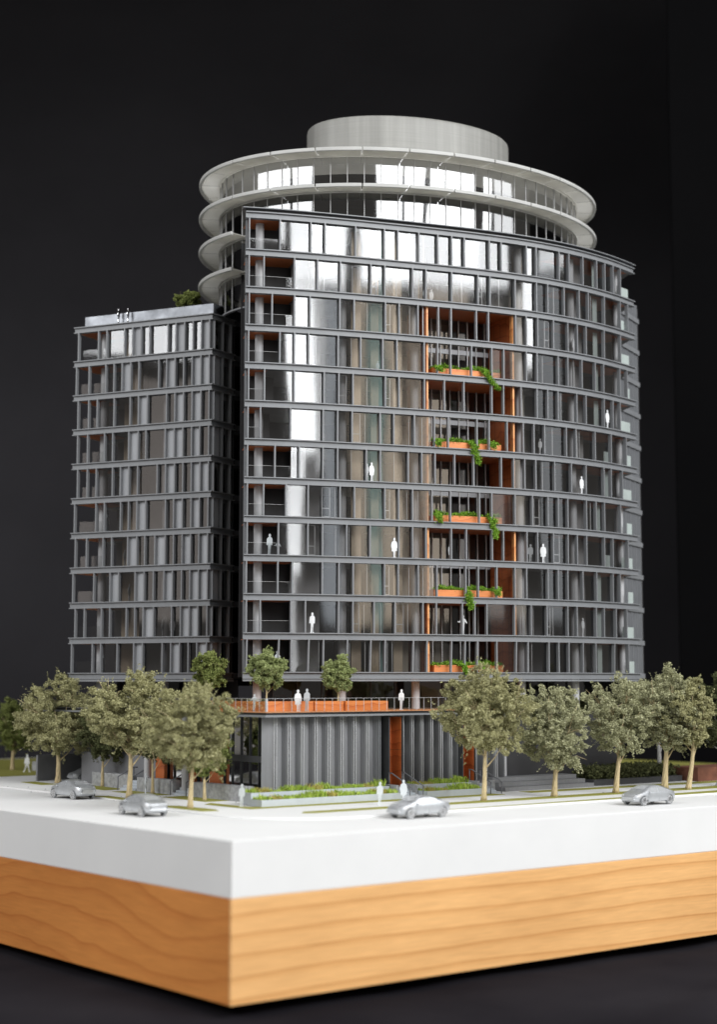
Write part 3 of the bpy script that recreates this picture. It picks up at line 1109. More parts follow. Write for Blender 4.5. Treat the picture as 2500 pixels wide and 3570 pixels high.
for k in range(11):
    z = Z(k)
    b = B()
    b.sweep(lpath, -0.25, 0.30, z - 0.085, z)
    b.sweep(lpath, -0.25, 0.10, z - BH + 0.08, z - 0.088)
    b.sweep(lpath, -0.25, 0.30, z - BH, z - BH + 0.077)
    lbeams.append(b.build('floor_beam', 'grey_paint', block))
    b = B()
    i0 = Vector((BX, BY)) + back * 0.27
    i1 = Vector((AX, AY)) + back * 0.27 - sn * 0.27
    b.prism([tuple(i0), tuple(i1), tuple(C2 - sn * 0.27), (-7, 160), (-9, 166), tuple(bk)], z - 0.5, z - 0.02)
    b.build('floor_slab', 'inside_grey', block)
for k in range(10):
    z = Z(k)
    xs, ty = LM[k]
    for x in xs + [-13.62]:
        px, py = lpt(x, 0)
        place('mullion', mull_mesh, 'grey_paint', lbeams[k], loc=(px, py, z), rz=lrz)
    xs2 = xs + [-13.62]
    for x0, x1, t in zip(xs2[:-1], xs2[1:], ty):
        bb = B()
        if t == 'G':
            p0, p1 = lpt(x0, -0.04), lpt(x1, -0.04)
            bb.v = [(*p0, z - 0.02), (*p1, z - 0.02), (*p1, z + FH - BH + 0.02), (*p0, z + FH - BH + 0.02)]
            bb.f = [(0, 1, 2, 3)]
            bb.build('pane', 'block_glass', lbeams[k])
        elif t == 'P':
            c0, c1 = lpt(x0 + 0.06, -0.12), lpt(x1 - 0.06, -0.12)
            bb.box(((c0[0] + c1[0]) / 2, (c0[1] + c1[1]) / 2, z + (FH - BH) / 2), (math.hypot(c1[0] - c0[0], c1[1] - c0[1]), 0.1, FH - BH - 0.01), lrz)
            bb.build('solid_panel', 'grey_panel', lbeams[k])
    ob = [i for i, t in enumerate(ty) if t == 'O'][-1]
    x0, x1 = xs2[0], xs2[ob + 1]
    bb = B()
    p0, p1 = lpt(x0, -0.1), lpt(x1 - 0.05, -0.1)
    bb.v = [(*p0, z), (*p1, z), (*p1, z + 1.05), (*p0, z + 1.05)]
    bb.f = [(0, 1, 2, 3)]
    bb.build('balustrade', 'rail_glass', lbeams[k])
    bb = B()
    c0, c1 = lpt(x0 - 0.2, -2.0), lpt(x1, -2.0)
    bb.box(((c0[0] + c1[0]) / 2, (c0[1] + c1[1]) / 2, z + FH - 0.54), (math.hypot(c1[0] - c0[0], c1[1] - c0[1]), 3.2, 0.06), lrz)
    bb.build('ceiling_panel', 'orange_wood', lbeams[k])
    # return facade
    for q, tt in ((0.12, 'P' if k % 2 == 0 or k == 7 else 'G'), (1.45, 'G'), (2.7, 'P')):
        p = Vector((AX, AY)) + sd * q
        place('mullion', mull_mesh, 'grey_paint', lbeams[k], loc=(p.x, p.y, z), rz=math.atan2(sn.y, sn.x) + math.pi / 2 + math.pi)
        p2 = Vector((AX, AY)) + sd * (q + (1.3 if q < 2 else 0.68))
        bb = B()
        if tt == 'P':
            m_ = (p + p2) / 2 - sn * 0.12
            bb.box((m_.x, m_.y, z + (FH - BH) / 2), ((p2 - p).length - 0.1, 0.1, FH - BH - 0.01), math.atan2(sd.y, sd.x))
            bb.build('solid_panel', 'grey_panel', lbeams[k])
        else:
            bb.v = [(p.x, p.y, z - 0.02), (p2.x, p2.y, z - 0.02), (p2.x, p2.y, z + FH - BH + 0.02), (p.x, p.y, z + FH - BH + 0.02)]
            bb.f = [(0, 1, 2, 3)]
            bb.build('pane', 'block_glass', lbeams[k])
# columns, inner walls
for x, z0 in ((-25.0, 7.02), (-18.6, 7.02), (-14.6, 7.02)):
    px, py = lpt(x, -1.5)
    b = B()
    b.cyl(px, py, z0, Z(10) - 0.5, 0.40, 24)
    b.build('column', 'column_grey', block, smooth='auto')
for x0, x1, d, m in ((-23.8, -22.0, 3.0, 'inside_tan'), (-21.9, -20.0, 4.0, 'inside_grey'), (-19.9, -18.4, 3.0, 'inside_grey'), (-18.3, -13.9, 2.6, 'inside_dark'), (-26.2, -13.5, 6.0, 'inside_dark')):
    c0, c1 = lpt(x0, -d), lpt(x1, -d)
    b = B()
    b.box(((c0[0] + c1[0]) / 2, (c0[1] + c1[1]) / 2, (ZB + Z(10)) / 2 - 0.4), (math.hypot(c1[0] - c0[0], c1[1] - c0[1]), 0.15, Z(10) - ZB - 0.3), lrz)
    b.build('partition', m, block)
# polished parapet box on the roof
def lq(x, d):
    p = lpt(x, d)
    return (p[0], p[1])
b = B()
b.prism([lq(-26.6, -0.55), lq(-13.7, -0.55), tuple(Vector(lq(-13.7, -0.55)) + sd * 3.4), lq(-13.5, -8), lq(-26.6, -8)], Z(10) + 0.01, Z(10) + 1.10)
b.build('roof_parapet', 'roof_silver', block)
# soffit trim and dark terrace storey under the block
b = B()
b.sweep(lpath, -0.2, 0.34, Z(0) - BH - 0.22, Z(0) - BH - 0.05)
b.build('soffit_trim', 'grey_paint', block)
for x0, x1 in ((-24, -21.6), (-21.6, -19.2), (-19.2, -16.8), (-16.8, -14.4)):
    p0, p1 = lpt(x0, -3.2), lpt(x1, -3.2)
    bb = B()
    bb.v = [(*p0, 7.02), (*p1, 7.02), (*p1, Z(0) - 0.52), (*p0, Z(0) - 0.52)]
    bb.f = [(0, 1, 2, 3)]
    bb.build('terrace_pane', 'dark_glass', block)
c0, c1 = lpt(-25, -4.4), lpt(-13, -4.4)
b = B()
b.box(((c0[0] + c1[0]) / 2, (c0[1] + c1[1]) / 2, 8.3), (math.hypot(c1[0] - c0[0], c1[1] - c0[1]), 0.15, 2.5), lrz)
b.build('terrace_wall', 'inside_dark', block)
# glazed link between block and tower
link = thing('glazed_link', (-9.5, 156, 7.0), 'dark recessed glazed link between straight block and curved tower', 'building')
q0, q1 = Vector((-11.75, 150.6)), Vector((-8.0, 155.5))
lv = (q1 - q0)
la = math.atan2(lv.y, lv.x)
for k in range(11):
    b = B()
    c = (q0 + q1) / 2
    b.box((c.x, c.y, Z(k) - 0.28), (lv.length, 0.4, 0.5), la)
    bmk = b.build('floor_beam', 'dark_grey', link)
    if k < 10:
        for f in (0.0, 0.25, 0.5, 0.75):
            p0, p1 = q0 + lv * f, q0 + lv * (f + 0.25)
            bb = B()
            bb.v = [(p0.x, p0.y, Z(k) - 0.03), (p1.x, p1.y, Z(k) - 0.03), (p1.x, p1.y, Z(k + 1) - 0.5), (p0.x, p0.y, Z(k + 1) - 0.5)]
            bb.f = [(0, 1, 2, 3)]
            bb.build('pane', 'dark_glass', bmk)
            bb = B()
            bb.box((p0.x, p0.y - 0.05, Z(k) + FH / 2 - 0.28), (0.09, 0.16, FH - 0.52), la)
            bb.build('mullion', 'dark_grey', bmk)
b = B()
b.box((q1.x - 2, q1.y + 2, 26), (8, 0.3, 34), la)
b.build('inner_wall', 'inside_dark', link)

# ------------------------------------------------------------------ podium
podium = thing('podium', W(30, 30, 0), 'two storey podium with folded grey metal front under the tower terrace', 'podium')
PU, PV, PT = 19.3, 22.7, 6.62
b = B()
uvbox(b, PU + 0.6, 60, PV + 1.1, 40.8, 0.02, PT)
uvbox(b, 26.6, 60, 40.82, 58, 0.02, PT)
b.build('podium_core', 'inside_dark', podium)
b = B()
uvbox(b, PU - 0.4, 39.5, PV - 0.25, PV + 1.2, 0.01, 0.58)
b.build('plinth', 'garage_grey', podium)
b = B()
b.prism([W2(18.1, 22.0), W2(46, 22.0), W2(50, 26), W2(62, 26), W2(62, 62), W2(18.1, 62)], PT + 0.17, 6.96)
b.build('deck_edge', 'black_edge', podium)
b = B()
b.prism([W2(17.9, 21.8), W2(46, 21.8), W2(50, 25.8), W2(62.2, 25.8), W2(62.2, 62.2), W2(17.9, 62.2)], PT, PT + 0.165)
b.build('deck_trim', 'grey_paint', podium)
b = B()
for i in range(60):
    pass
for i in range(34):
    u0 = 18.25 + i * 0.8
    bb = B()
    uvbox(bb, u0, u0 + 0.77, 22.15, 40, 6.962, 7.02)
    bb.build('deck_board', 'deck_wood', podium)
b = B()
uvbox(b, 18.25, 45.5, 40.05, 61.5, 6.962, 7.01)
b.build('deck_back', 'garage_grey', podium)


def folded(u0, pitch, depth, z0, z1, gap_glass=False, low=None):
    """one bay: two slim fins, an angled pale panel and its dark return"""
    bb = B()
    for du in (0.0, 0.20):
        uvbox(bb, u0 + du, u0 + du + 0.085, PV - 0.10, PV + 0.30, z0, z1)
    bb.build('fin', 'fin_pale', podium)
    pa, pb = W2(u0 + 0.29, PV + 0.06), W2(u0 + pitch - 0.15, PV + depth)
    n_ = Vector((pb[1] - pa[1], -(pb[0] - pa[0]))).normalized() * 0.04
    zt = low if low else z1
    if not gap_glass or low:
        bb = B()
        bb.prism([pa, pb, (pb[0] + n_.x, pb[1] + n_.y), (pa[0] + n_.x, pa[1] + n_.y)], z0, zt)
        bb.build('folded_panel', 'fin_grey', podium)
    bb = B()
    pc, pd = W2(u0 + pitch - 0.13, PV + depth), W2(u0 + pitch - 0.03, PV + 0.02)
    n_ = Vector((pd[1] - pc[1], -(pd[0] - pc[0]))).normalized() * 0.05
    bb.prism([pc, pd, (pd[0] + n_.x, pd[1] + n_.y), (pc[0] + n_.x, pc[1] + n_.y)], z0, z1)
    bb.build('panel_return', 'fin_grey', podium)


# corner panel
b = B()
b.prism([W2(PU - 0.75, PV + 0.55), W2(PU, PV + 0.02), W2(PU, PV + 0.10), W2(PU - 0.70, PV + 0.62)], 0.6, PT)
b.build('folded_panel', 'fin_grey', podium)
for i in range(8):
    folded(PU + i * 1.33, 1.33, 0.52, 0.6, PT)
bb = B()
for du in (0.0, 0.17):
    uvbox(bb, 29.95 + du, 30.03 + du, PV - 0.06, PV + 0.30, 0.6, PT)
bb.build('fin', 'grey_paint', podium)
for i in range(6):
    folded(32.4 + i * 1.08, 1.08, 0.75, 0.75, PT, True, 4.3 if i % 2 == 0 else 3.9)
for i in range(3):
    folded(40.6 + i * 1.25, 1.25, 0.7, 0.75, PT, True, 5.6)


def orange_door(u0, u1, z0, z1, lean=0.0):
    dr = B()
    uvbox(dr, u0 - 0.10, u0, PV - 0.55, PV + 1.0, z0, z1)
    uvbox(dr, u1, u1 + 0.10, PV - 0.55, PV + 1.0, z0, z1)
    uvbox(dr, u0 - 0.10, u1 + 0.10, PV - 0.55, PV + 1.0, z1 + 0.002, z1 + 0.14)
    fr = dr.build('portal_frame', 'dark_grey', podium)
    for a, c in ((z0, z0 + (z1 - z0) * 0.52), (z0 + (z1 - z0) * 0.52 + 0.03, z1)):
        bb = B()
        uvbox(bb, u0 + 0.004, u0 + (u1 - u0) * 0.38, PV + 0.25, PV + 0.33, a, c)
        bb.build('door_leaf', 'orange_box', fr)
        bb = B()
        uvbox(bb, u0 + (u1 - u0) * 0.38 + 0.01, u1 - 0.004, PV + 0.78, PV + 0.86, a, c)
        bb.build('door_panel', 'orange_wood', fr)
        bb = B()
        uvbox(bb, u1 - 0.06, u1 - 0.005, PV - 0.4, PV + 0.77, a, c)
        bb.build('door_reveal', 'orange_wood', fr)
    return fr


orange_door(30.75, 32.1, 0.75, 6.5)
orange_door(38.95, 40.3, 0.75, 6.5)

# side of the podium towards the left street: dark glazing with slim posts
for i in range(13):
    v0 = PV + 0.75 + i * 1.25
    bb = B()
    p0, p1 = W2(PU + 0.1, v0), W2(PU + 0.1, v0 + 1.25)
    bb.v = [(*p0, 0.2), (*p1, 0.2), (*p1, PT), (*p0, PT)]
    bb.f = [(0, 1, 2, 3)]
    bb.build('podium_pane', 'dark_glass', podium)
    bb = B()
    uvbox(bb, PU - 0.02, PU + 0.16, v0 - 0.04, v0 + 0.04, 0.2, PT)
    bb.build('podium_post', 'dark_grey', podium)
b = B()
uvbox(b, PU - 0.03, PU + 0.09, PV + 0.8, PV + 16.9, 3.0, 3.5)
b.build('podium_spandrel', 'dark_grey', podium)
for v0, v1 in ((29.6, 31.2), (33.6, 35.0), (38.2, 39.6)):
    b = B()
    uvbox(b, PU - 0.35, PU - 0.05, v0, v1, 0.05, 5.6)
    b.build('side_portal', 'orange_wood', podium)
for v0 in (34, 40):
    b = B()
    p = W(PU - 0.9, v0)
    b.cyl(p[0], p[1], 0.0, PT - 0.01, 0.32, 20)
    b.build('column', 'column_grey', podium, smooth='auto')
for u, v in ((45.5, 24.2), (49.5, 28.5), (54.5, 29.0), (59.5, 29.5)):
    b = B()
    p = W(u, v)
    b.cyl(p[0], p[1], 0.2, PT - 0.01, 0.42, 20)
    b.build('column', 'column_grey', podium, smooth='auto')
for i in range(9):
    b = B()
    uvbox(b, 46 + i * 1.7, 46.4 + i * 1.7, 31.2, 31.5, 0.2, PT)
    b.build('recess_post', 'grey_panel', podium)

# terrace railing
rail = thing('terrace_railing', W(18.3, 22.3, 7.02), 'glass railing with slim posts along the podium terrace edge', 'railing')


def rail_run(p0, p1, n, first_thick=False):
    d = Vector((p1[0] - p0[0], p1[1] - p0[1]))
    a = math.atan2(d.y, d.x)
    for i in range(n):
        q0_ = Vector(p0) + d * (i / n)
        q1_ = Vector(p0) + d * ((i + 1) / n)
        bb = B()
        bb.v = [(q0_.x, q0_.y, 7.05), (q1_.x, q1_.y, 7.05), (q1_.x, q1_.y, 8.05), (q0_.x, q0_.y, 8.05)]
        bb.f = [(0, 1, 2, 3)]
        bb.build('rail_pane', 'rail_glass', rail)
        bb = B()
        th = 0.14 if (i == 0 and first_thick) else 0.032
        bb.box((q0_.x, q0_.y, 7.03 + 0.52), (th, th, 1.03), a)
        bb.build('rail_post', 'column_grey', rail)
    bb = B()
    c = Vector(p0) + d * 0.5
    bb.box((c.x, c.y, 8.062), (d.length, 0.03, 0.022), a)
    bb.build('handrail', 'column_grey', rail)


rail_run(W2(18.35, 22.3), W2(46, 22.3), 34, True)
rail_run(W2(18.35, 22.45), W2(18.35, 44), 26)

# terrace planters
tp = []


def terrace_planter(poly, label, mat='orange_box'):
    t = thing('terrace_planter', (poly[0][0], poly[0][1], 7.02), label, 'planter', 'orange timber planters on the terrace')
    n_ = len(poly)
    cx_ = sum(p[0] for p in poly) / n_
    cy_ = sum(p[1] for p in poly) / n_
    for i in range(n_):
        p0, p1 = Vector(poly[i]), Vector(poly[(i + 1) % n_])
        d = p1 - p0
        L_ = d.length
        m = (p0 + p1) / 2
        inn = (Vector((cx_, cy_)) - m).normalized() * 0.05
        bb = B()
        bb.box((m.x + inn.x, m.y + inn.y, 7.025 + 0.39), (L_ - 0.004, 0.09, 0.78), math.atan2(d.y, d.x))
        bb.build('side_board', mat, t)
    bb = B()
    bb.prism([(cx_ + (x - cx_) * 0.9, cy_ + (y - cy_) * 0.9) for x, y in poly], 7.4, 7.7)
    bb.build('soil', 'soil', t)
    return t


terrace_planter([W2(19.5, 24.1), W2(24.0, 23.7), W2(24.0, 25.4), W2(19.5, 25.6)], 'orange timber planter nearest the terrace corner with a small round tree')
terrace_planter([W2(24.15, 23.75), W2(27.0, 23.55), W2(27.0, 25.2), W2(24.15, 25.4)], 'middle orange timber planter on the terrace under two white figures')
terrace_planter([W2(27.1, 23.4), W2(31.6, 23.4), W2(31.6, 24.9), W2(27.1, 25.0)], 'long orange timber planter on the terrace beside the lone white figure')
terrace_planter([W2(19.4, 25.9), W2(20.6, 25.8), W2(20.6, 33.0), W2(19.4, 33.0)], 'orange timber planter along the left terrace edge behind the child figure')
terrace_planter([W2(19.4, 34.0), W2(21.0, 34.0), W2(21.0, 41.0), W2(19.4, 41.0)], 'far orange timber planter on the left terrace edge, half hidden by street trees', 'orange_wood')


# ------------------------------------------------------------------ plants
def tuft_field(poly_uv, z, dens, hgt, rs):
    """blades of grass inside a uv rectangle; returns two arrays (green, dry)"""
    (u0, v0), (u1, v1) = poly_uv
    area = (u1 - u0) * (v1 - v0)
    n = int(area * dens)
    u = rs.uniform(u0, u1, n); v = rs.uniform(v0, v1, n)
    g = np.sin(u * 2.1 + v * 1.3) + np.sin(u * 0.83 + 2) + 0.5 * np.sin(u * 5.3 + v)
    hh = hgt * (0.75 + 0.22 * g) * rs.uniform(0.6, 1.25, n)
    hh = np.clip(hh, 0.12, None)
    x = OX + u * UX + v * VX; y = OY + u * UY + v * VY
    base_ = np.stack([x, y, np.full(n, z)], 1)
    an = rs.uniform(0, 2 * np.pi, n)
    lean = rs.uniform(0.1, 0.55, n) * hh
    an2 = rs.uniform(0, 2 * np.pi, n)
    wv = np.stack([np.cos(an), np.sin(an), np.zeros(n)], 1) * 0.035
    mid = base_ + np.stack([np.cos(an2) * lean * 0.35, np.sin(an2) * lean * 0.35, hh * 0.6], 1)
    tip = base_ + np.stack([np.cos(an2) * lean, np.sin(an2) * lean, hh], 1)
    Q = np.stack([base_ - wv, base_ + wv, mid + wv * 0.8, tip], 1)
    dry = (np.sin(u * 1.15 + 0.7) + 0.4 * np.sin(u * 3.7)) > 0.75
    return Q[~dry], Q[dry]


def street_planter(u0, u1, v0, v1, zb, zt, label, seed):
    rs = np.random.RandomState(seed)
    t = thing('street_planter', W((u0 + u1) / 2, v0, 0), label, 'planter', 'pale concrete planters before the podium')
    for a, c in (((u0, u1), (v0, v0 + 0.14)), ((u0, u1), (v1 - 0.14, v1)), ((u0, u0 + 0.14), (v0 + 0.145, v1 - 0.145)), ((u1 - 0.14, u1), (v0 + 0.145, v1 - 0.145))):
        bb = B()
        uvbox(bb, a[0], a[1], c[0], c[1], zb, zt)
        bb.build('side_wall', 'pale_concrete', t)
    bb = B()
    uvbox(bb, u0 + 0.15, u1 - 0.15, v0 + 0.15, v1 - 0.15, zb, zt - 0.1)
    bb.build('soil', 'soil', t)
    G, D = tuft_field(((u0 + 0.2, v0 + 0.12), (u1 - 0.2, v1 - 0.12)), zt - 0.12, 170, 0.52, rs)
    o = place('grass', quads_mesh('grass', G), 'grass_green', t); o['kind'] = 'stuff'
    if len(D):
        o = place('dry_grass', quads_mesh('dry_grass', D), 'grass_dry', t); o['kind'] = 'stuff'


street_planter(15.6, 29.5, 19.0, 20.7, 0.03, 0.52, 'low pale planter with grass at the street corner before the folded wall', 3)
street_planter(15.9, 29.6, 20.85, 22.3, 0.03, 0.95, 'raised pale planter with grass tufts against the folded grey wall', 4)
street_planter(32.1, 38.4, 19.0, 20.6, 0.03, 0.52, 'low pale planter with grass between the two stairs', 5)
street_planter(32.1, 38.6, 20.75, 22.2, 0.03, 0.95, 'raised pale planter with grass between the two orange portals', 6)


def make_tree(name, x, y, z0, h, cr, cz0, mat, label, cat='tree', group=None, seed=1, trunk=0.22, lean=0.0, leaf=0.090, dens=1.0, lobes=11, bark='bark', low_branches=2, shape=1.0):
    rs = np.random.RandomState(seed)
    t = thing(name, (x, y, z0), label, cat, group)
    ctop, cbot = z0 + h, z0 + cz0
    cc = (ctop + cbot) / 2
    hz = (ctop - cbot) / 2
    # lobes of the crown
    L_ = []
    for i in range(lobes):
        a = i * 2.39996 + rs.uniform(-0.4, 0.4)
        f = (i + 0.5) / lobes
        zz = -0.72 + 1.45 * f
        rr = math.sqrt(max(0.05, 1 - zz * zz)) * 0.66 * shape
        c = np.array([x + math.cos(a) * cr * rr, y + math.sin(a) * cr * rr, cc + zz * hz * 0.80])
        L_.append((c, cr * rs.uniform(0.33, 0.50) * (1.0 if abs(zz) < 0.5 else 0.85), hz * rs.uniform(0.30, 0.42)))
    L_.append((np.array([x + lean, y, cc + hz * 0.1]), cr * 0.55, hz * 0.62))
    L_.append((np.array([x + lean * 0.5, y - 0.2 * cr, cc - hz * 0.55]), cr * 0.42, hz * 0.34))
    L_.append((np.array([x + lean + rs.uniform(-.2, .2) * cr, y, ctop - hz * 0.30]), cr * 0.34, hz * 0.32))
    # trunk: twisted strands
    ftop = cbot + hz * 0.55
    bb = B()
    ns = 6
    nseg = 14
    tx = x - lean * 0.0
    def axis(f):
        return (x + lean * (f - f * f * 0.3) + 0.10 * math.sin(f * 5 + seed) * trunk * 3 * f, y + 0.05 * math.sin(f * 7 + seed) * f, z0 + (ftop - z0) * f)
    for s in range(ns):
        pts, rad = [], []
        for i in range(nseg + 1):
            f = i / nseg
            tw = 2 * math.pi * s / ns + f * 4.2
            flare = 1 + 0.35 * math.exp(-f * 9)
            r = 0.88 * trunk * flare * (1 - 0.5 * f)
            ax_ = axis(f)
            pts.append((ax_[0] + math.cos(tw) * r * 0.55, ax_[1] + math.sin(tw) * r * 0.55, ax_[2]))
            rad.append(r * 0.52)
        bb.tube(pts, rad, 6)
    # branches to the lobes
    for i, (c, r, _) in enumerate(L_[:-3]):
        f0 = 0.60 + 0.36 * (i / lobes)
        if i < low_branches - 1:
            f0 = 0.46 + 0.06 * i
        p0 = Vector(axis(f0)); p2 = Vector(c)
        p1 = p0.lerp(p2, 0.45) + Vector((0, 0, -0.12 * (p2 - p0).length * 0.5))
        pts = [p0, p0.lerp(p1, 0.5), p1, p1.lerp(p2, 0.5), p2]
        bb.tube(pts, [trunk * 0.30, trunk * 0.24, trunk * 0.18, trunk * 0.12, trunk * 0.06], 5)
        for q in range(4):
            d = Vector(rs.normal(size=3)) * r * 0.6
            bb.tube([p1.lerp(p2, 0.6), p2.lerp(p1, 0.1) + d * 0.4, p2 + d], [trunk * 0.12, trunk * 0.09, trunk * 0.04], 4)
    bb.build('trunk', bark, t, smooth=True)
    # clumps of leaves
    C = []
    for c, r, rz_ in L_:
        n = int(34 * dens * (r / 1.4) ** 1.6) + 8
        d = rs.normal(size=(n, 3)); d /= np.linalg.norm(d, axis=1)[:, None]
        q = rs.uniform(0.5, 1.10, n)[:, None]
        C.append(c + d * np.array([r, r, rz_]) * q)
    C = np.concatenate(C)
    C = C[(C[:, 2] > cbot - 0.35)]
    nl = int(125 * dens)
    cs = rs.uniform(0.20, 0.42, len(C)) * (cr / 3.3) ** 0.4
    off = rs.normal(size=(len(C), nl, 3))
    off *= (rs.uniform(0.3, 1.0, (len(C), nl)) ** 0.6 / np.linalg.norm(off, axis=2))[:, :, None]
    P = (C[:, None, :] + off * cs[:, None, None] * np.array([1, 1, 0.8])).reshape(-1, 3)
    # feathery tips outside
    k = int(len(C) * 0.35)
    tips = C[rs.choice(len(C), k)]
    ctr = np.array([x + lean, y, cc])
    dirs = tips - ctr; dirs /= np.linalg.norm(dirs, axis=1)[:, None]
    steps = rs.uniform(0, 1, (k, 20, 1))
    T = (tips[:, None, :] + (dirs[:, None, :] + rs.normal(size=(k, 1, 3)) * 0.35) * steps * 0.75 * (cr / 3.3) + rs.normal(size=(k, 20, 3)) * 0.05).reshape(-1, 3)
    P = np.concatenate([P, T])
    place('crown', quads_mesh('crown', leaves(P, leaf, rs)), mat, t)
    return t


GS = 'street trees on the left side of the base'
GR = 'street trees along the right pavement'
p = W2(10.8, 21.4)
make_tree('street_tree', *p, 0, 9.35, 3.5, 2.5, 'leaf_olive', 'blurred nearest olive street tree on a small lawn island by the corner', group=GS, seed=11, lean=0.15)
p = W2(12.5, 33.1)
make_tree('street_tree', *p, 0, 10.4, 3.65, 3.3, 'leaf_olive', 'tall olive street tree behind the blurred silver car at the corner', group=GS, seed=12, lean=0.1, trunk=0.26)
p = W2(18.0, 55.3)
make_tree('street_tree', *p, 0, 9.9, 3.7, 2.2, 'leaf_olive', 'broad olive street tree before the garage opening', group=GS, seed=13, trunk=0.28)
p = W2(17.2, 37.2)
make_tree('street_tree', *p, 0, 6.6, 1.9, 2.6, 'leaf_dark', 'small dark tree by the concrete wall between the stairs', group=GS, seed=14, trunk=0.15)
p = W2(16.2, 27.7)
make_tree('street_tree', *p, 0, 6.4, 2.1, 1.6, 'leaf_green', 'small green tree by the concrete wall under the podium corner', group=GS, seed=15, trunk=0.15)
p = W2(18.5, 47.9)
make_tree('street_tree', *p, 0, 7.0, 2.4, 2.2, 'leaf_dark', 'dark tree with thin twisted trunk before the grey garage wall', group=GS, seed=16, trunk=0.16)
p = W2(25.0, 78.5)
make_tree('street_tree', *p, 0, 7.6, 2.5, 1.8, 'leaf_green', 'green tree on the far lawn at the left picture edge', group=GS, seed=17, trunk=0.25)
p = W2(30.5, 79.0)
make_tree('street_tree', *p, 0, 7.2, 2.4, 2.2, 'leaf_green', 'green tree on the far lawn behind the walking figure', group=GS, seed=18, trunk=0.25)

p = W2(33.3, 13.6)
make_tree('street_tree', *p, 0, 10.8, 3.7, 3.3, 'leaf_olive', 'tallest layered olive tree before the second orange portal', group=GR, seed=21, lean=0.35, lobes=11, shape=1.1)
p = W2(41.0, 13.4)
make_tree('street_tree', *p, 0, 9.2, 3.15, 2.0, 'leaf_sage', 'open sage green tree with a low side branch before the grey steps', group=GR, seed=22, lean=0.4, lobes=10, trunk=0.26)
p = W2(48.3, 13.3)
make_tree('street_tree', *p, 0, 10.0, 2.75, 3.0, 'leaf_sage', 'leaning sage green tree beside the parked silver saloon', group=GR, seed=23, lean=0.6, trunk=0.26)
p = W2(55.6, 14.2)
make_tree('street_tree', *p, 0, 10.8, 3.25, 3.0, 'leaf_sage', 'large sage green tree directly behind the parked silver saloon', group=GR, seed=24, lean=0.3, lobes=11, trunk=0.30)
p = W2(56.6, 12.4)
make_tree('street_tree', *p, 0, 9.6, 2.4, 3.4, 'leaf_olive', 'olive tree just behind the boot of the parked saloon', group=GR, seed=25, lean=0.9, trunk=0.25)
p = W2(63.0, 14.2)
make_tree('street_tree', *p, 0, 10.6, 3.4, 2.6, 'leaf_dark', 'dark tree with pale trunk cut by the right picture edge', group=GR, seed=26, lean=0.9, bark='pale_bark', trunk=0.25)
GB = 'pale trunked trees behind the right planting bed'
for i, (u, v, lab) in enumerate(((58.5, 27.0, 'pale trunked tree nearest the podium columns behind the bed'), (61.0, 24.5, 'middle pale trunked tree behind the planting bed'), (64.5, 22.5, 'pale trunked tree beside the brown box at the right'))):
    p = W2(u, v)
    make_tree('bed_tree', *p, 0, 8.0, 2.0, 4.3, 'leaf_dark', lab, group=GB, seed=30 + i, bark='pale_bark', trunk=0.26, dens=0.8)

GT = 'small round trees on the terrace'
p = W2(20.2, 24.9)
make_tree('terrace_tree', *p, 7.3, 4.55, 1.62, 1.5, 'leaf_round', 'small round tree in the orange planter at the terrace corner', group=GT, seed=41, leaf=0.085, trunk=0.09, dens=1.2, low_branches=3)
p = W2(27.0, 24.3)
make_tree('terrace_tree', *p, 7.3, 4.2, 1.42, 1.15, 'leaf_round', 'small round tree in the long terrace planter', group=GT, seed=42, leaf=0.085, trunk=0.09, dens=1.2, low_branches=3)
p = W2(20.0, 33.0)
make_tree('terrace_tree', *p, 7.3, 4.6, 1.5, 1.4, 'leaf_green', 'dark green round tree on the terrace under the straight block corner', group=GT, seed=43, leaf=0.09, trunk=0.09, dens=1.2)

px, py = lpt(-17.0, -2.2)
make_tree('roof_shrub', px, py, Z(10) + 1.05, 1.9, 1.35, 0.1, 'leaf_green', 'green shrub on the roof of the straight block', 'shrub', seed=51, leaf=0.13, trunk=0.08, lobes=7)


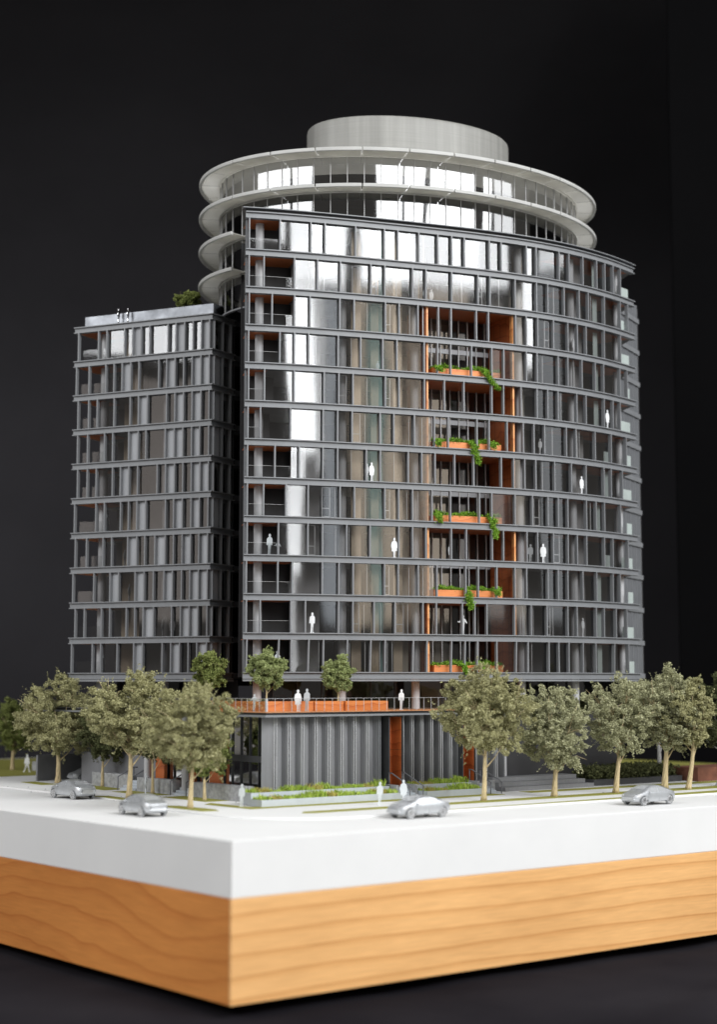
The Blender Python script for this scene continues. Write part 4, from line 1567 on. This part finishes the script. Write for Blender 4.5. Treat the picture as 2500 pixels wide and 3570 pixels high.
# loggia planters with trailing plants
ORD = {8: 'top', 6: 'second highest', 4: 'middle', 2: 'second lowest', 0: 'lowest'}
VX_ = {8: [(11.3, 1.9, 1.3), (7.0, .5, .3)], 6: [(10.2, 2.2, 0.35), (6.9, 0.6, .1), (12.0, 0.5, .1)], 4: [(11.9, 2.2, 0.2), (7.0, .8, .1)], 2: [(9.6, 1.9, .2), (12.2, .5, .1)], 0: [(9.2, 0.9, .3), (10.8, 0.5, .2)]}
for kk in (8, 6, 4, 2, 0):
    rs = np.random.RandomState(60 + kk)
    z = Z(kk)
    x0, x1 = 6.75, 13.05
    pp = cpath(x0, x1, 10)
    t = thing('loggia_planter', (*cpt(9.9, -0.9), z), f'{ORD[kk]} orange timber planter with trailing plants in the tower loggia', 'planter', 'orange planters in the loggias')
    for (d0, d1) in ((-0.40, -0.32), (-1.35, -1.27)):
        b = B(); b.sweep(pp, d0, d1, z + 0.01, z + 0.62); b.build('side_board', 'orange_box', t)
    for xx in (x0, x1):
        ax, ay = nF(xx)
        px, py = cpt(xx, -0.835)
        b = B(); b.box((px, py, z + 0.315), (0.08, 0.86, 0.61), math.atan2(ay, ax) + math.pi / 2); b.build('end_board', 'orange_box', t)
    b = B(); b.sweep(cpath(x0 + 0.1, x1 - 0.1, 8), -1.26, -0.41, z + 0.4, z + 0.56); b.build('soil', 'soil', t)
    C = []
    n = 120
    xs = rs.uniform(x0 + 0.1, x1 - 0.1, n)
    for xx in xs:
        hh = 0.12 + 0.26 * (math.sin(xx * 2.3 + kk) * 0.5 + 0.5)
        px, py = cpt(xx, rs.uniform(-1.2, -0.32))
        C.append((px, py, z + 0.62 + rs.uniform(-0.02, hh)))
    for vx, ln_, dx in VX_[kk]:
        m = int(ln_ * 16) + 8
        for i in range(m):
            f = i / m
            xx = vx + dx * f * f + rs.normal() * 0.14 * (1 - 0.55 * f)
            dd = -0.32 + min(1.0, f * 3.5) * 0.70 + rs.normal() * 0.05
            px, py = cpt(xx, dd)
            C.append((px, py, z + 0.68 - ln_ * max(0, f - 0.08)))
    C = np.array(C)
    off = rs.normal(size=(len(C), 40, 3)) * np.array([0.115, 0.085, 0.085])
    P = (C[:, None, :] + off).reshape(-1, 3)
    place('trailing_foliage', quads_mesh('trailing_foliage', leaves(P, 0.085, rs)), 'vine_green', t)

# ------------------------------------------------------------------ street walls, steps, garages
def wall_thing(name, u0, u1, v0, v1, z1, label, mat='concrete', cat='wall', group='low concrete walls by the left pavement'):
    t = thing(name, W((u0 + u1) / 2, (v0 + v1) / 2, 0), label, cat, group)
    n_ = max(1, int(round((v1 - v0) / 2.4)))
    for i in range(n_):
        bb = B()
        a = v0 + (v1 - v0) * i / n_
        c = v0 + (v1 - v0) * (i + 1) / n_ - 0.02
        uvbox(bb, u0, u1, a, c, 0.003, z1)
        bb.build('wall_block', mat, t, bevel=0.02)
    return t


wall_thing('concrete_wall', 17.7, 18.6, 24.2, 32.0, 1.2, 'speckled concrete wall by the standing figure at the podium corner')
wall_thing('concrete_wall', 17.8, 18.6, 35.0, 40.8, 1.2, 'speckled concrete wall between the two left stairs')
wall_thing('concrete_wall', 18.6, 19.4, 43.6, 50.0, 1.25, 'farthest speckled concrete wall before the garage wall')


def stairs_left(v0, v1, label):
    t = thing('pavement_steps', W(18, (v0 + v1) / 2, 0), label, 'steps', 'short stairs through the concrete walls')
    for i in range(4):
        bb = B()
        uvbox(bb, 17.7 + i * 0.35, 19.2, v0, v1, 0.003 + i * 0.2, 0.2 + i * 0.2)
        bb.build('step', 'pale_concrete', t)


stairs_left(32.1, 34.9, 'short pale stair beside the standing figure wall')
stairs_left(40.9, 43.5, 'short pale stair before the garage wall')


def handrail(pts, label, posts):
    t = thing('handrail', pts[0], label, 'handrail', 'dark metal handrails')
    bb = B()
    bb.tube(pts, 0.05, 8)
    bb.build('rail_bar', 'dark_rail', t, smooth=True)
    for p0, zb in posts:
        bb = B()
        bb.tube([(p0[0], p0[1], zb), p0], 0.045, 8)
        bb.build('rail_post', 'dark_rail', t, smooth=True)


paint('dark_rail', (0.16, 0.165, 0.18), 0.4, 0.1, 3)
for v, lab in ((32.3, 'dark handrail at the near edge of the stair by the standing figure wall'), (34.7, 'dark handrail at the far edge of the stair by the standing figure wall'), (41.1, 'dark handrail at the near edge of the stair before the garage wall'), (43.3, 'dark handrail at the far edge of the stair before the garage wall')):
    a, c = W(17.4, v, 1.15), W(19.0, v, 1.9)
    handrail([a, c, W(19.4, v, 1.9)], lab, [(a, 0.0), (c, 0.8)])


def front_stairs(u0, u1, v0, label):
    t = thing('entrance_steps', W((u0 + u1) / 2, v0, 0), label, 'steps', 'pale entrance stairs of the podium')
    for i in range(6):
        bb = B()
        uvbox(bb, u0, u1, v0 + i * 0.42, 22.2, 0.004 + i * 0.13, 0.13 + i * 0.13)
        bb.build('step', 'pale_concrete', t)
    for uu in (u0 - 0.28, u1 + 0.02):
        bb = B()
        uvbox(bb, uu, uu + 0.26, v0 + 0.9, v0 + 2.6, 0.004, 1.05)
        bb.build('side_wall', 'concrete', t)


front_stairs(30.0, 31.7, 19.2, 'pale entrance stair before the first orange portal')
front_stairs(38.95, 40.4, 19.2, 'pale entrance stair before the second orange portal')
for u, lab in ((30.15, 'dark handrail left of the stair at the first orange portal'), (31.55, 'dark handrail right of the stair at the first orange portal'), (39.05, 'dark handrail left of the stair at the second orange portal'), (40.3, 'dark handrail right of the stair at the second orange portal')):
    a, c = W(u, 18.9, 1.0), W(u, 21.2, 1.95)
    handrail([W(u, 18.8, 0.92), a, c, W(u, 21.6, 1.95)], lab, [(a, 0.0), (W(u, 21.5, 1.95), 0.8)])

lt = thing('terrace_steps', W(48, 22, 0), 'long low grey steps under the overhang right of the stairs', 'steps')
for i in range(3):
    bb = B()
    uvbox(bb, 42.2, 53.2 - i * 0.3, 20.4 + i * 0.8, 27, 0.004 + i * 0.36, 0.35 + i * 0.36)
    bb.build('step', 'fin_grey', lt)

gar = thing('garage_wall', W(20, 55, 0), 'dark grey garage walls with an opening for a parked car', 'garage')
bb = B(); uvbox(bb, 19.9, 20.2, 41.0, 54.3, 0.004, 2.9); bb.build('long_wall', 'garage_grey', gar)
bb = B(); bb.prism([W2(17.9, 59.2), W2(27, 61.4), W2(27, 61.7), W2(17.9, 59.5)], 0.004, 2.45); bb.build('back_wall', 'garage_grey', gar)
bb = B(); uvbox(bb, 20.3, 26, 41.0, 54.3, 2.4, 2.7); bb.build('garage_roof', 'garage_grey', gar)
bb = B(); uvbox(bb, 25.6, 26, 41.0, 60.5, 0.004, 2.39); bb.build('rear_wall', 'dark_grey', gar)
wall_thing('lawn_wall', 26, 27, 64, 76, 1.0, 'low grey wall at the back of the far lawn')

# right background planting
rs = np.random.RandomState(90)
t = thing('planting_bed', W(56, 24, 0), 'dark hedge bed behind the right street trees', 'hedge')
bb = B(); uvbox(bb, 53.8, 66, 21.0, 24.5, 0.004, 0.55); bb.build('bed_wall', 'dark_grey', t)
n = 1100
C = np.stack([rs.uniform(54, 65.8, n), rs.uniform(21.2, 24.3, n)], 1)
P = np.array([W(u, v, 0.6 + rs.uniform(0, 1.0)) for u, v in C])
P = (P[:, None, :] + rs.normal(size=(n, 14, 3)) * 0.13).reshape(-1, 3)
place('hedge_foliage', quads_mesh('hedge_foliage', leaves(P, 0.15, rs)), 'leaf_dark', t)
t = thing('brown_planter', W(64, 19, 0), 'low reddish brown planter box at the right picture edge', 'planter')
bb = B(); uvbox(bb, 66.5, 74, 19.5, 23, 0.004, 1.3); bb.build('box_side', 'bed_brown', t)
t = thing('timber_deck', W(54, 27, 0), 'low reddish timber deck behind the grey steps', 'deck')
for i in range(8):
    bb = B(); uvbox(bb, 50.5 + i * 0.9, 51.37 + i * 0.9, 26.5, 30.5, 0.9, 1.15); bb.build('deck_board', 'bed_brown', t)
bb = B(); uvbox(bb, 50.6, 57.6, 26.8, 30.3, 0.004, 0.89); bb.build('deck_base', 'dark_grey', t)

# ------------------------------------------------------------------ cars
def car_meshes():
    Lc, Wd = 4.25, 1.74
    xs = np.array([-2.12, -2.06, -1.9, -1.6, -1.25, -0.8, -0.35, 0.1, 0.5, 0.9, 1.25, 1.6, 1.9, 2.06, 2.12])
    ztop = np.interp(xs, [-2.12, -2.06, -1.9, -1.55, -1.05, -0.5, 0.1, 0.55, 1.0, 1.35, 1.75, 2.0, 2.12], [0.72, 0.86, 0.93, 0.98, 1.22, 1.36, 1.38, 1.30, 1.08, 0.90, 0.82, 0.72, 0.58])
    belt = np.interp(xs, [-2.12, -1.6, 0, 1.2, 1.9, 2.12], [0.70, 0.88, 0.86, 0.82, 0.72, 0.56])
    zbot = np.interp(xs, [-2.12, -1.9, -1.4, 1.4, 1.9, 2.12], [0.38, 0.26, 0.20, 0.20, 0.24, 0.34])
    hw = np.interp(xs, [-2.12, -2.0, -1.7, -1, 1, 1.6, 1.95, 2.12], [0.60, 0.74, 0.84, 0.87, 0.87, 0.83, 0.70, 0.52])
    sec = []
    for x, zt, be, zb, h in zip(xs, ztop, belt, zbot, hw):
        be = min(be, zt - 0.03)
        cab = max(0.0, zt - be)
        wr = h * (1 - 0.30 * min(1, cab / 0.5))
        pts = [(0, zb), (h * 0.8, zb), (h * 0.96, zb + 0.1), (h, (zb + be) / 2 - 0.02), (h, (zb + be) / 2 + 0.12), (h * 0.965, be), (wr + (h * 0.965 - wr) * 0.45, be + cab * 0.55), (wr, zt - 0.05 * min(1, cab / 0.3)), (wr * 0.75, zt + 0.0), (0, zt + 0.025)]
        sec.append(pts)
    b = B()
    np_ = len(sec[0])
    for x, pts in zip(xs, sec):
        for y, z in pts:
            b.v.append((x, y, z))
        for y, z in pts[1:-1]:
            b.v.append((x, -y, z))
    tot = np_ + np_ - 2

    def idx(i, j, s):
        if s > 0 or j in (0, np_ - 1):
            return i * tot + j
        return i * tot + np_ + j - 1
    for i in range(len(xs) - 1):
        for j in range(np_ - 1):
            b.f.append((idx(i, j, 1), idx(i, j + 1, 1), idx(i + 1, j + 1, 1), idx(i + 1, j, 1)))
            b.f.append((idx(i, j, -1), idx(i + 1, j, -1), idx(i + 1, j + 1, -1), idx(i, j + 1, -1)))
    for i, rev in ((0, False), (len(xs) - 1, True)):
        loop = [idx(i, j, 1) for j in range(np_)] + [idx(i, j, -1) for j in range(np_ - 2, 0, -1)]
        b.f.append(tuple(loop[::-1] if rev else loop))
    body = b.mesh('body')

    def side_pt(x, f, s, out):
        be = np.interp(x, xs, belt); zt = np.interp(x, xs, ztop); h = np.interp(x, xs, hw)
        be = min(be, zt - 0.03); cab = zt - be; wr = h * (1 - 0.30 * min(1, cab / 0.5))
        z = be + cab * f
        y = h * 0.965 + (wr - h * 0.965) * min(1, f / 0.9)
        return (x, s * (y + out), z)
    wins = []
    for s in (1, -1):
        for poly in ([(-1.18, 0.16), (-0.22, 0.14), (-0.22, 0.82), (-0.72, 0.80)], [(-0.12, 0.14), (1.0, 0.18), (0.55, 0.78), (-0.12, 0.82)]):
            bb = B()
            bb.v = [side_pt(x, f, s, 0.012) for x, f in poly] + [side_pt(x, f, s, -0.03) for x, f in poly]
            bb.f = [(0, 1, 2, 3), (0, 1, 5, 4), (1, 2, 6, 5), (2, 3, 7, 6), (3, 0, 4, 7)]
            wins.append(bb.mesh('side_window'))
    doors = []
    for s in (1, -1):
        for xa, xb in ((-1.02, -0.19), (-0.15, 0.92)):
            bb = B()
            gx = [xa, (xa + xb) / 2, xb]
            prof_ = [(0.30, 0.985), (0.48, 1.0), (0.66, 1.0), (0.82, 0.972)]
            for x in gx:
                h = np.interp(x, xs, hw)
                for zz, f in prof_:
                    bb.v.append((x, s * (h * f + 0.008), zz))
            for x in gx:
                h = np.interp(x, xs, hw)
                for zz, f in prof_:
                    bb.v.append((x, s * (h * f - 0.03), zz))
            for i in range(2):
                for j in range(3):
                    bb.f.append((i * 4 + j, i * 4 + j + 1, i * 4 + j + 5, i * 4 + j + 4))
            for j in range(3):
                bb.f.append((j, j + 1, 12 + j + 1, 12 + j))
                bb.f.append((8 + j, 8 + j + 1, 20 + j + 1, 20 + j))
            for i in range(2):
                bb.f.append((i * 4, i * 4 + 4, 12 + i * 4 + 4, 12 + i * 4))
                bb.f.append((i * 4 + 3, i * 4 + 7, 12 + i * 4 + 7, 12 + i * 4 + 3))
            doors.append(bb.mesh('door'))
    screens = []
    for xa, xb, wa, wb in ((1.06, 0.52, 0.62, 0.50), (-1.52, -0.92, 0.60, 0.48)):
        bb = B()
        for x, w_ in ((xa, wa), (xb, wb)):
            z_ = np.interp(x, xs, ztop)
            for yy in (-w_, 0, w_):
                bb.v.append((x, yy, z_ + (0.045 if yy == 0 else 0.022)))
        bb.f = [(0, 1, 4, 3), (1, 2, 5, 4)]
        screens.append(bb.mesh('windscreen'))
    tyre = B()
    prof = [(0.15, -0.10), (0.29, -0.10), (0.31, -0.07), (0.31, 0.07), (0.29, 0.10), (0.15, 0.10)]
    n = 24
    for k in range(n):
        a = 2 * math.pi * k / n
        for r, y in prof:
            tyre.v.append((r * math.cos(a), y, r * math.sin(a)))
    m = len(prof)
    for k in range(n):
        for j in range(m):
            tyre.f.append((k * m + j, k * m + (j + 1) % m, ((k + 1) % n) * m + (j + 1) % m, ((k + 1) % n) * m + j))
    rim = B()
    for k in range(7):
        a = 2 * math.pi * k / 7
        c, s_ = math.cos(a), math.sin(a)
        px_, pz_ = -s_, c
        w_ = 0.035
        P4 = [(0.03 * c + px_ * w_, 0.03 * s_ + pz_ * w_), (0.25 * c + px_ * w_ * 0.8, 0.25 * s_ + pz_ * w_ * 0.8), (0.25 * c - px_ * w_ * 0.8, 0.25 * s_ - pz_ * w_ * 0.8), (0.03 * c - px_ * w_, 0.03 * s_ - pz_ * w_)]
        rim.hexa([(x, 0.06, z) for x, z in P4] + [(x, 0.105, z) for x, z in P4])
    tri = []
    for k in range(n):
        a = 2 * math.pi * k / n
        tri.append((0.245 * math.cos(a), 0.245 * math.sin(a)))
    o_ = len(rim.v)
    rim.add([(x, 0.10, z) for x, z in tri] + [(x * 1.16, 0.104, z * 1.16) for x, z in tri], [(k, (k + 1) % n, n + (k + 1) % n, n + k) for k in range(n)])
    arch = B()
    for k in range(13):
        a = math.pi * k / 12 * 1.16 - 0.25
        for r in (0.315, 0.40):
            arch.v.append((r * math.cos(a), 0.0, r * math.sin(a)))
            arch.v.append((r * math.cos(a), 0.05, r * math.sin(a)))
    for k in range(12):
        q = k * 4
        arch.f += [(q + 1, q + 3, q + 7, q + 5), (q, q + 4, q + 6, q + 2), (q + 2, q + 6, q + 7, q + 3), (q, q + 1, q + 5, q + 4)]
    hub = B()
    hub.tube([(0, -0.1, 0), (0, 0.055, 0)], 0.26, 20)
    lamp = B()
    lamp.tube([(0, 0, 0), (0.05, 0, 0.0)], [0.10, 0.07], 10)
    mir = B()
    mir.box((0, 0, 0), (0.12, 0.16, 0.10))
    bump_ = B()
    bump_.box((0, 0, 0), (0.10, 1.28, 0.13))
    return dict(doors=doors, screens=screens, body=body, wins=wins, tyre=tyre.mesh('tyre'), rim=rim.mesh('rim'), arch=arch.mesh('wheel_arch'), hub=hub.mesh('wheel_disc'), lamp=lamp.mesh('headlight'), mir=mir.mesh('mirror'), bumper=bump_.mesh('bumper'))


CM = car_meshes()


def make_car(loc, rz, label, scale=1.0, group='silver model cars on the street'):
    t = bpy.data.objects.new('parked_car', None)
    COL.objects.link(t)
    t.location = loc
    t.rotation_euler[2] = rz
    t.scale = (scale,) * 3
    tag(t, label, 'car', group)
    body = place('body', CM['body'], 'silver', t, smooth=True)
    md = body.modifiers.new('subdivision', 'SUBSURF'); md.levels = 2; md.render_levels = 2
    for i, wm in enumerate(CM['wins']):
        place('side_window', wm, 'silver_window', t)
    for dm in CM['doors']:
        place('door', dm, 'silver', t, smooth='auto')
    place('windscreen', CM['screens'][0], 'silver_window', t)
    place('rear_window', CM['screens'][1], 'silver_window', t)
    for x in (-1.30, 1.32):
        for s in (1, -1):
            wl = place('wheel', CM['hub'], 'silver_dark', t, smooth='auto', loc=(x, s * 0.78, 0.31))
            wl.rotation_euler[2] = 0 if s > 0 else math.pi
            place('tyre', CM['tyre'], 'silver_tyre', wl, smooth='auto')
            place('rim', CM['rim'], 'chrome', wl)
            ar = place('wheel_arch', CM['arch'], 'silver_dark', t, loc=(x, s * 0.80, 0.31))
            ar.rotation_euler[2] = 0 if s > 0 else math.pi
    for s in (1, -1):
        place('headlight', CM['lamp'], 'silver_window', t, loc=(1.96, s * 0.52, 0.66), smooth='auto')
        tl = place('tail_light', CM['lamp'], 'silver_window', t, loc=(-2.02, s * 0.55, 0.80), smooth='auto')
        tl.rotation_euler[2] = math.pi
        place('mirror', CM['mir'], 'silver', t, loc=(0.78, s * 0.90, 0.92), bevel=0.03)
    place('front_bumper', CM['bumper'], 'silver', t, loc=(2.08, 0, 0.42), bevel=0.04)
    place('rear_bumper', CM['bumper'], 'silver', t, loc=(-2.08, 0, 0.46), bevel=0.04)
    return t


ZR = -0.138
AU = RZU              # heading along +u
AVV = RZU + math.pi / 2
def cpos(u, v, z=ZR):
    return W(u, v, z)
make_car(cpos(10.3, 38.4), AVV + R(3), 'silver saloon parked before the garage at the left, tail towards the corner', 1.12)
make_car(cpos(5.8, 19.9), AVV - R(3), 'blurred silver saloon nearest the street corner, tail lit white', 1.12)
make_car(cpos(20.1, 6.2), AU + math.pi, 'blurred silver saloon with its nose to the corner before the planters', 1.12)
make_car(cpos(42.1, 4.25), AU + math.pi, 'sharp silver saloon before the large tree at the right', 1.12)
make_car(cpos(22.1, 56.6, 0.0), RZU + math.pi + R(0), 'shiny silver car nosing out of the grey garage opening', 1.0)


# ------------------------------------------------------------------ cut-out figures
def ellipse_pts(cx_, cz_, rx, rz_, a0, a1, n):
    return [(cx_ + rx * math.cos(R(a0 + (a1 - a0) * i / n)), cz_ + rz_ * math.sin(R(a0 + (a1 - a0) * i / n))) for i in range(n + 1)]


def figure_outline(kind):
    head = ellipse_pts(0, 1.60, 0.095, 0.135, -60, 240, 14)      # right side round the top to the left
    if kind == 'stand':
        right = [(0.14, 0.0), (0.13, 0.06), (0.05, 0.08), (0.07, 0.45), (0.10, 0.85), (0.15, 0.78), (0.20, 0.80), (0.22, 1.10), (0.21, 1.34), (0.13, 1.44), (0.06, 1.47)]
        left = [(-0.06, 1.47), (-0.14, 1.43), (-0.23, 1.33), (-0.25, 1.08), (-0.27, 0.82), (-0.19, 0.80), (-0.15, 0.88), (-0.13, 0.45), (-0.15, 0.08), (-0.20, 0.03), (-0.18, 0.0), (-0.03, 0.0), (-0.02, 0.45), (0.0, 0.72), (0.02, 0.45), (0.02, 0.0)]
    elif kind == 'coat':
        right = [(0.13, 0.0), (0.12, 0.06), (0.08, 0.10), (0.10, 0.55), (0.24, 0.58), (0.22, 0.80), (0.28, 0.84), (0.27, 1.10), (0.22, 1.36), (0.12, 1.44), (0.06, 1.47)]
        left = [(-0.06, 1.47), (-0.14, 1.43), (-0.24, 1.34), (-0.29, 1.05), (-0.26, 0.82), (-0.22, 0.78), (-0.25, 0.55), (-0.10, 0.54), (-0.08, 0.10), (-0.12, 0.04), (-0.10, 0.0), (0.0, 0.0), (0.0, 0.52), (0.04, 0.52), (0.05, 0.0)]
    elif kind == 'walk':
        right = [(0.36, 0.0), (0.37, 0.05), (0.28, 0.07), (0.20, 0.45), (0.13, 0.88), (0.22, 0.78), (0.27, 0.84), (0.22, 1.12), (0.19, 1.36), (0.11, 1.44), (0.05, 1.47)]
        left = [(-0.06, 1.47), (-0.13, 1.42), (-0.20, 1.33), (-0.26, 1.05), (-0.30, 0.84), (-0.22, 0.82), (-0.14, 0.92), (-0.19, 0.45), (-0.33, 0.10), (-0.40, 0.06), (-0.36, 0.0), (-0.25, 0.0), (-0.08, 0.45), (0.0, 0.74), (0.10, 0.45), (0.22, 0.0)]
    else:                # arms spread
        right = [(0.12, 0.0), (0.11, 0.06), (0.05, 0.08), (0.08, 0.45), (0.10, 0.90), (0.15, 1.16), (0.32, 0.98), (0.37, 1.03), (0.22, 1.34), (0.12, 1.44), (0.06, 1.47)]
        left = [(-0.06, 1.47), (-0.14, 1.43), (-0.24, 1.32), (-0.36, 1.18), (-0.50, 1.20), (-0.50, 1.12), (-0.33, 1.07), (-0.18, 1.16), (-0.13, 0.88), (-0.14, 0.45), (-0.12, 0.06), (-0.14, 0.0), (-0.02, 0.0), (-0.01, 0.45), (0.0, 0.70), (0.02, 0.45), (0.02, 0.0)]
    return right + head + left


FM = {}


def fig_mesh(kind):
    if kind in FM:
        return FM[kind]
    o = figure_outline(kind)
    cu = bpy.data.curves.new('figure_curve', 'CURVE')
    cu.dimensions = '2D'
    cu.fill_mode = 'BOTH'
    cu.extrude = 0.035
    sp = cu.splines.new('POLY')
    sp.points.add(len(o) - 1)
    for q, (x, z) in zip(sp.points, o):
        q.co = (x, z, 0, 1)
    sp.use_cyclic_u = True
    ob = bpy.data.objects.new('figure_source', cu)
    COL.objects.link(ob)
    dg = bpy.context.evaluated_depsgraph_get()
    dg.update()
    me = bpy.data.meshes.new_from_object(ob.evaluated_get(dg))
    bpy.data.objects.remove(ob)
    me.transform(Matrix.Rotation(R(90), 4, 'X'))
    me.materials.clear()
    FM[kind] = me
    return me


def figure(loc, kind, label, mat='figure_white', h=1.0, rz=0.0, group='cut-out scale figures'):
    me = fig_mesh(kind)
    o = bpy.data.objects.new('scale_figure', me)
    COL.objects.link(o)
    if not me.materials:
        me.materials.append(MAT[mat])
    o.material_slots[0].link = 'OBJECT'
    o.material_slots[0].material = MAT[mat]
    o.location = loc
    o.rotation_euler[2] = rz
    o.scale = (h, h, h)
    return tag(o, label, 'figure', group)


def floor_fig(k, x, d, kind, label, mat='figure_white', h=1.0, rz=0.0):
    px, py = cpt(x, d)
    return figure((px, py, Z(k) + 0.003), kind, label, mat, h, rz)


FN = ['lowest', 'second', 'third', 'fourth', 'fifth', 'sixth', 'seventh', 'eighth', 'ninth', 'tenth', 'eleventh', 'top']
floor_fig(1, -3.95, 0.07, 'stand', 'white cut-out figure standing in the left windows of the second tower floor')
floor_fig(3, 3.1, 0.07, 'coat', 'white long haired cut-out figure at the centre windows of the fourth tower floor')
floor_fig(3, -7.45, -0.5, 'stand', 'grey cut-out figure with a child on its shoulder on the fourth floor balcony', 'clear_plastic', 1.05)
floor_fig(3, -6.75, -0.5, 'spread', 'grey child cut-out figure beside the adult on the fourth floor balcony', 'clear_plastic', 0.72)
floor_fig(0, -7.3, -0.5, 'stand', 'grey cut-out figure behind the round tree on the lowest tower balcony', 'clear_plastic', 1.05)
floor_fig(0, -6.75, -0.5, 'stand', 'grey cut-out figure at the right end of the lowest tower balcony', 'clear_plastic', 1.02)
floor_fig(5, 1.12, 0.07, 'coat', 'white cut-out figure at the window of the sixth tower floor, right of a pair', h=0.95, rz=0.6)
floor_fig(5, 0.72, 0.07, 'stand', 'white cut-out figure half hidden by a mullion on the sixth tower floor', h=0.88, rz=1.0)
floor_fig(8, 2.0, -0.9, 'coat', 'small white cut-out figure low behind glass on the ninth tower floor', h=0.55)
floor_fig(10, 6.3, -0.9, 'stand', 'pale cut-out figure on the eleventh tower floor, left of a pair', 'clear_plastic', 0.78)
floor_fig(10, 6.9, -0.9, 'coat', 'white cut-out figure on the eleventh tower floor, right of a pair', h=0.70)
floor_fig(3, 16.75, 0.07, 'coat', 'white cut-out figure in the right windows of the fourth tower floor')
floor_fig(3, 16.15, -0.9, 'stand', 'greyish cut-out figure beside the white one on the fourth tower floor', 'clear_plastic')
floor_fig(1, 9.6, -0.8, 'spread', 'white cut-out figure with arms out in the loggia of the second tower floor')
floor_fig(1, 21.2, -0.6, 'stand', 'pale cut-out figure in the right windows of the second tower floor', h=1.0, rz=0.9)
floor_fig(5, 20.7, 0.07, 'coat', 'white cut-out figure in the right windows of the sixth tower floor', h=0.95, rz=0.7)
floor_fig(9, 20.7, -0.7, 'stand', 'white cut-out figure in the right windows of the tenth tower floor', h=0.9, rz=0.8)
floor_fig(10, 16.65, -0.5, 'coat', 'white cut-out figure in the right windows of the eleventh tower floor', h=0.9, rz=0.8)
floor_fig(7, 23.6, 0.07, 'coat', 'white cut-out figure by the pale panel on the eighth tower floor balcony', h=1.0, rz=0.8)
floor_fig(6, 16.95, -0.5, 'stand', 'pale cut-out figure in the right windows of the seventh tower floor', h=0.9, rz=0.7)
floor_fig(3, 8.6, -1.2, 'coat', 'pale cut-out figure in the loggia of the fourth tower floor', 'clear_plastic', 0.85, 0.9)
for k, x, d, lab, m, h in ((9, -13.35, None, 'white cut-out figure in the corner window of the top floor of the straight block', 'figure_white', 1.0),):
    p = Vector((AX, AY)) + sd * 0.85 - sn * 0.3
    figure((p.x, p.y, Z(k) + 0.003), 'coat', lab, m, h, R(20))
for k, x, kind, lab, m, h, rz in ((1, -17.35, 'coat', 'white cut-out figure in the wide window of the second floor of the straight block', 'figure_white', 1.0, 0.4),
                              (1, -18.25, 'stand', 'greyish cut-out figure beside the white one in the straight block', 'clear_plastic', 0.95, 1.2),
                              (2, -21.6, 'stand', 'greyish cut-out figure on the third floor of the straight block', 'clear_plastic', 0.95, 1.1),
                              (0, -24.1, 'stand', 'pale cut-out figure on the lowest balcony of the straight block', 'clear_plastic', 0.95, 1.0),
                              (4, -23.95, 'stand', 'pale cut-out figure on the fifth floor balcony of the straight block', 'clear_plastic', 0.95, 1.0),
                              (3, -22.1, 'stand', 'greyish cut-out figure on the fourth floor of the straight block', 'clear_plastic', 0.9, 1.1)):
    px, py = lpt(x, -0.5)
    figure((px, py, Z(k) + 0.003), kind, lab, m, h, rz)
for x, h, lab in ((-22.9, 0.86, 'shiny cut-out figure on the roof edge of the straight block, left of a pair'), (-21.95, 0.82, 'shiny cut-out figure on the roof edge of the straight block, right of a pair')):
    px, py = lpt(x, -0.15)
    figure((px, py, Z(10) + 0.004), 'stand', lab, 'chrome', h, 1.2)

# terrace and street figures
def gfig(u, v, z, kind, label, mat='figure_white', h=1.0, rz=0.0):
    return figure(W(u, v, z), kind, label, mat, h, rz)


gfig(21.85, 22.9, 7.025, 'coat', 'white cut-out figure in a coat on the terrace, left of a pair', 'figure_white')
gfig(22.75, 22.9, 7.025, 'stand', 'pale cut-out figure with long hair on the terrace, right of a pair', 'figure_grey', 1.04)
gfig(33.0, 23.3, 7.025, 'stand', 'lone white cut-out figure on the terrace by a round column', 'figure_white')
gfig(18.8, 24.6, 7.025, 'spread', 'grey child cut-out figure on the terrace near its corner', 'figure_grey', 0.80)
gfig(18.8, 31.2, 7.025, 'stand', 'shiny cut-out figure on the terrace behind the nearest street tree', 'chrome', 1.0, 1.3)
gfig(18.8, 42.5, 7.025, 'stand', 'shiny cut-out figure on the far left terrace between two street trees', 'chrome', 1.0, 1.3)
gfig(14.5, 20.0, 0.004, 'stand', 'translucent cut-out figure standing at the pavement corner by the concrete wall', 'clear_plastic', 1.0, -0.2)
gfig(24.0, 15.2, 0.004, 'stand', 'translucent cut-out figure on the pavement before the low planter', 'clear_plastic', 1.02)
gfig(27.2, 16.2, 0.004, 'coat', 'translucent cut-out figure in a coat near the first stair', 'clear_plastic', 1.02)
gfig(24.2, 73.6, 0.034, 'walk', 'white cut-out figure walking on the far left lawn', 'figure_white', 1.05)
gfig(15.5, 35.5, 0.004, 'stand', 'translucent cut-out figure seen edge on behind the blurred car', 'clear_plastic', 1.05, 1.45)

# loose specks of dust and crumbs on the pavement
rs = np.random.RandomState(5)
bb = B()
for _ in range(46):
    u, v = (rs.uniform(9.5, 17), rs.uniform(18, 70)) if rs.rand() < 0.6 else (rs.uniform(18, 70), rs.uniform(9, 17.5))
    r = rs.uniform(0.03, 0.09)
    x, y, _z = W(u, v)
    pts = [(x + r * math.cos(a) * rs.uniform(0.6, 1.2), y + r * math.sin(a) * rs.uniform(0.6, 1.2), 0.002) for a in np.linspace(0, 6.28, 6)[:-1]]
    bb.add(pts + [(x, y, 0.002 + r * 0.9)], [(i, (i + 1) % 5, 5) for i in range(5)])
tag(bb.build('dust_specks', 'concrete'), 'loose specks of dust scattered over the white pavement', 'dust', kind='stuff')
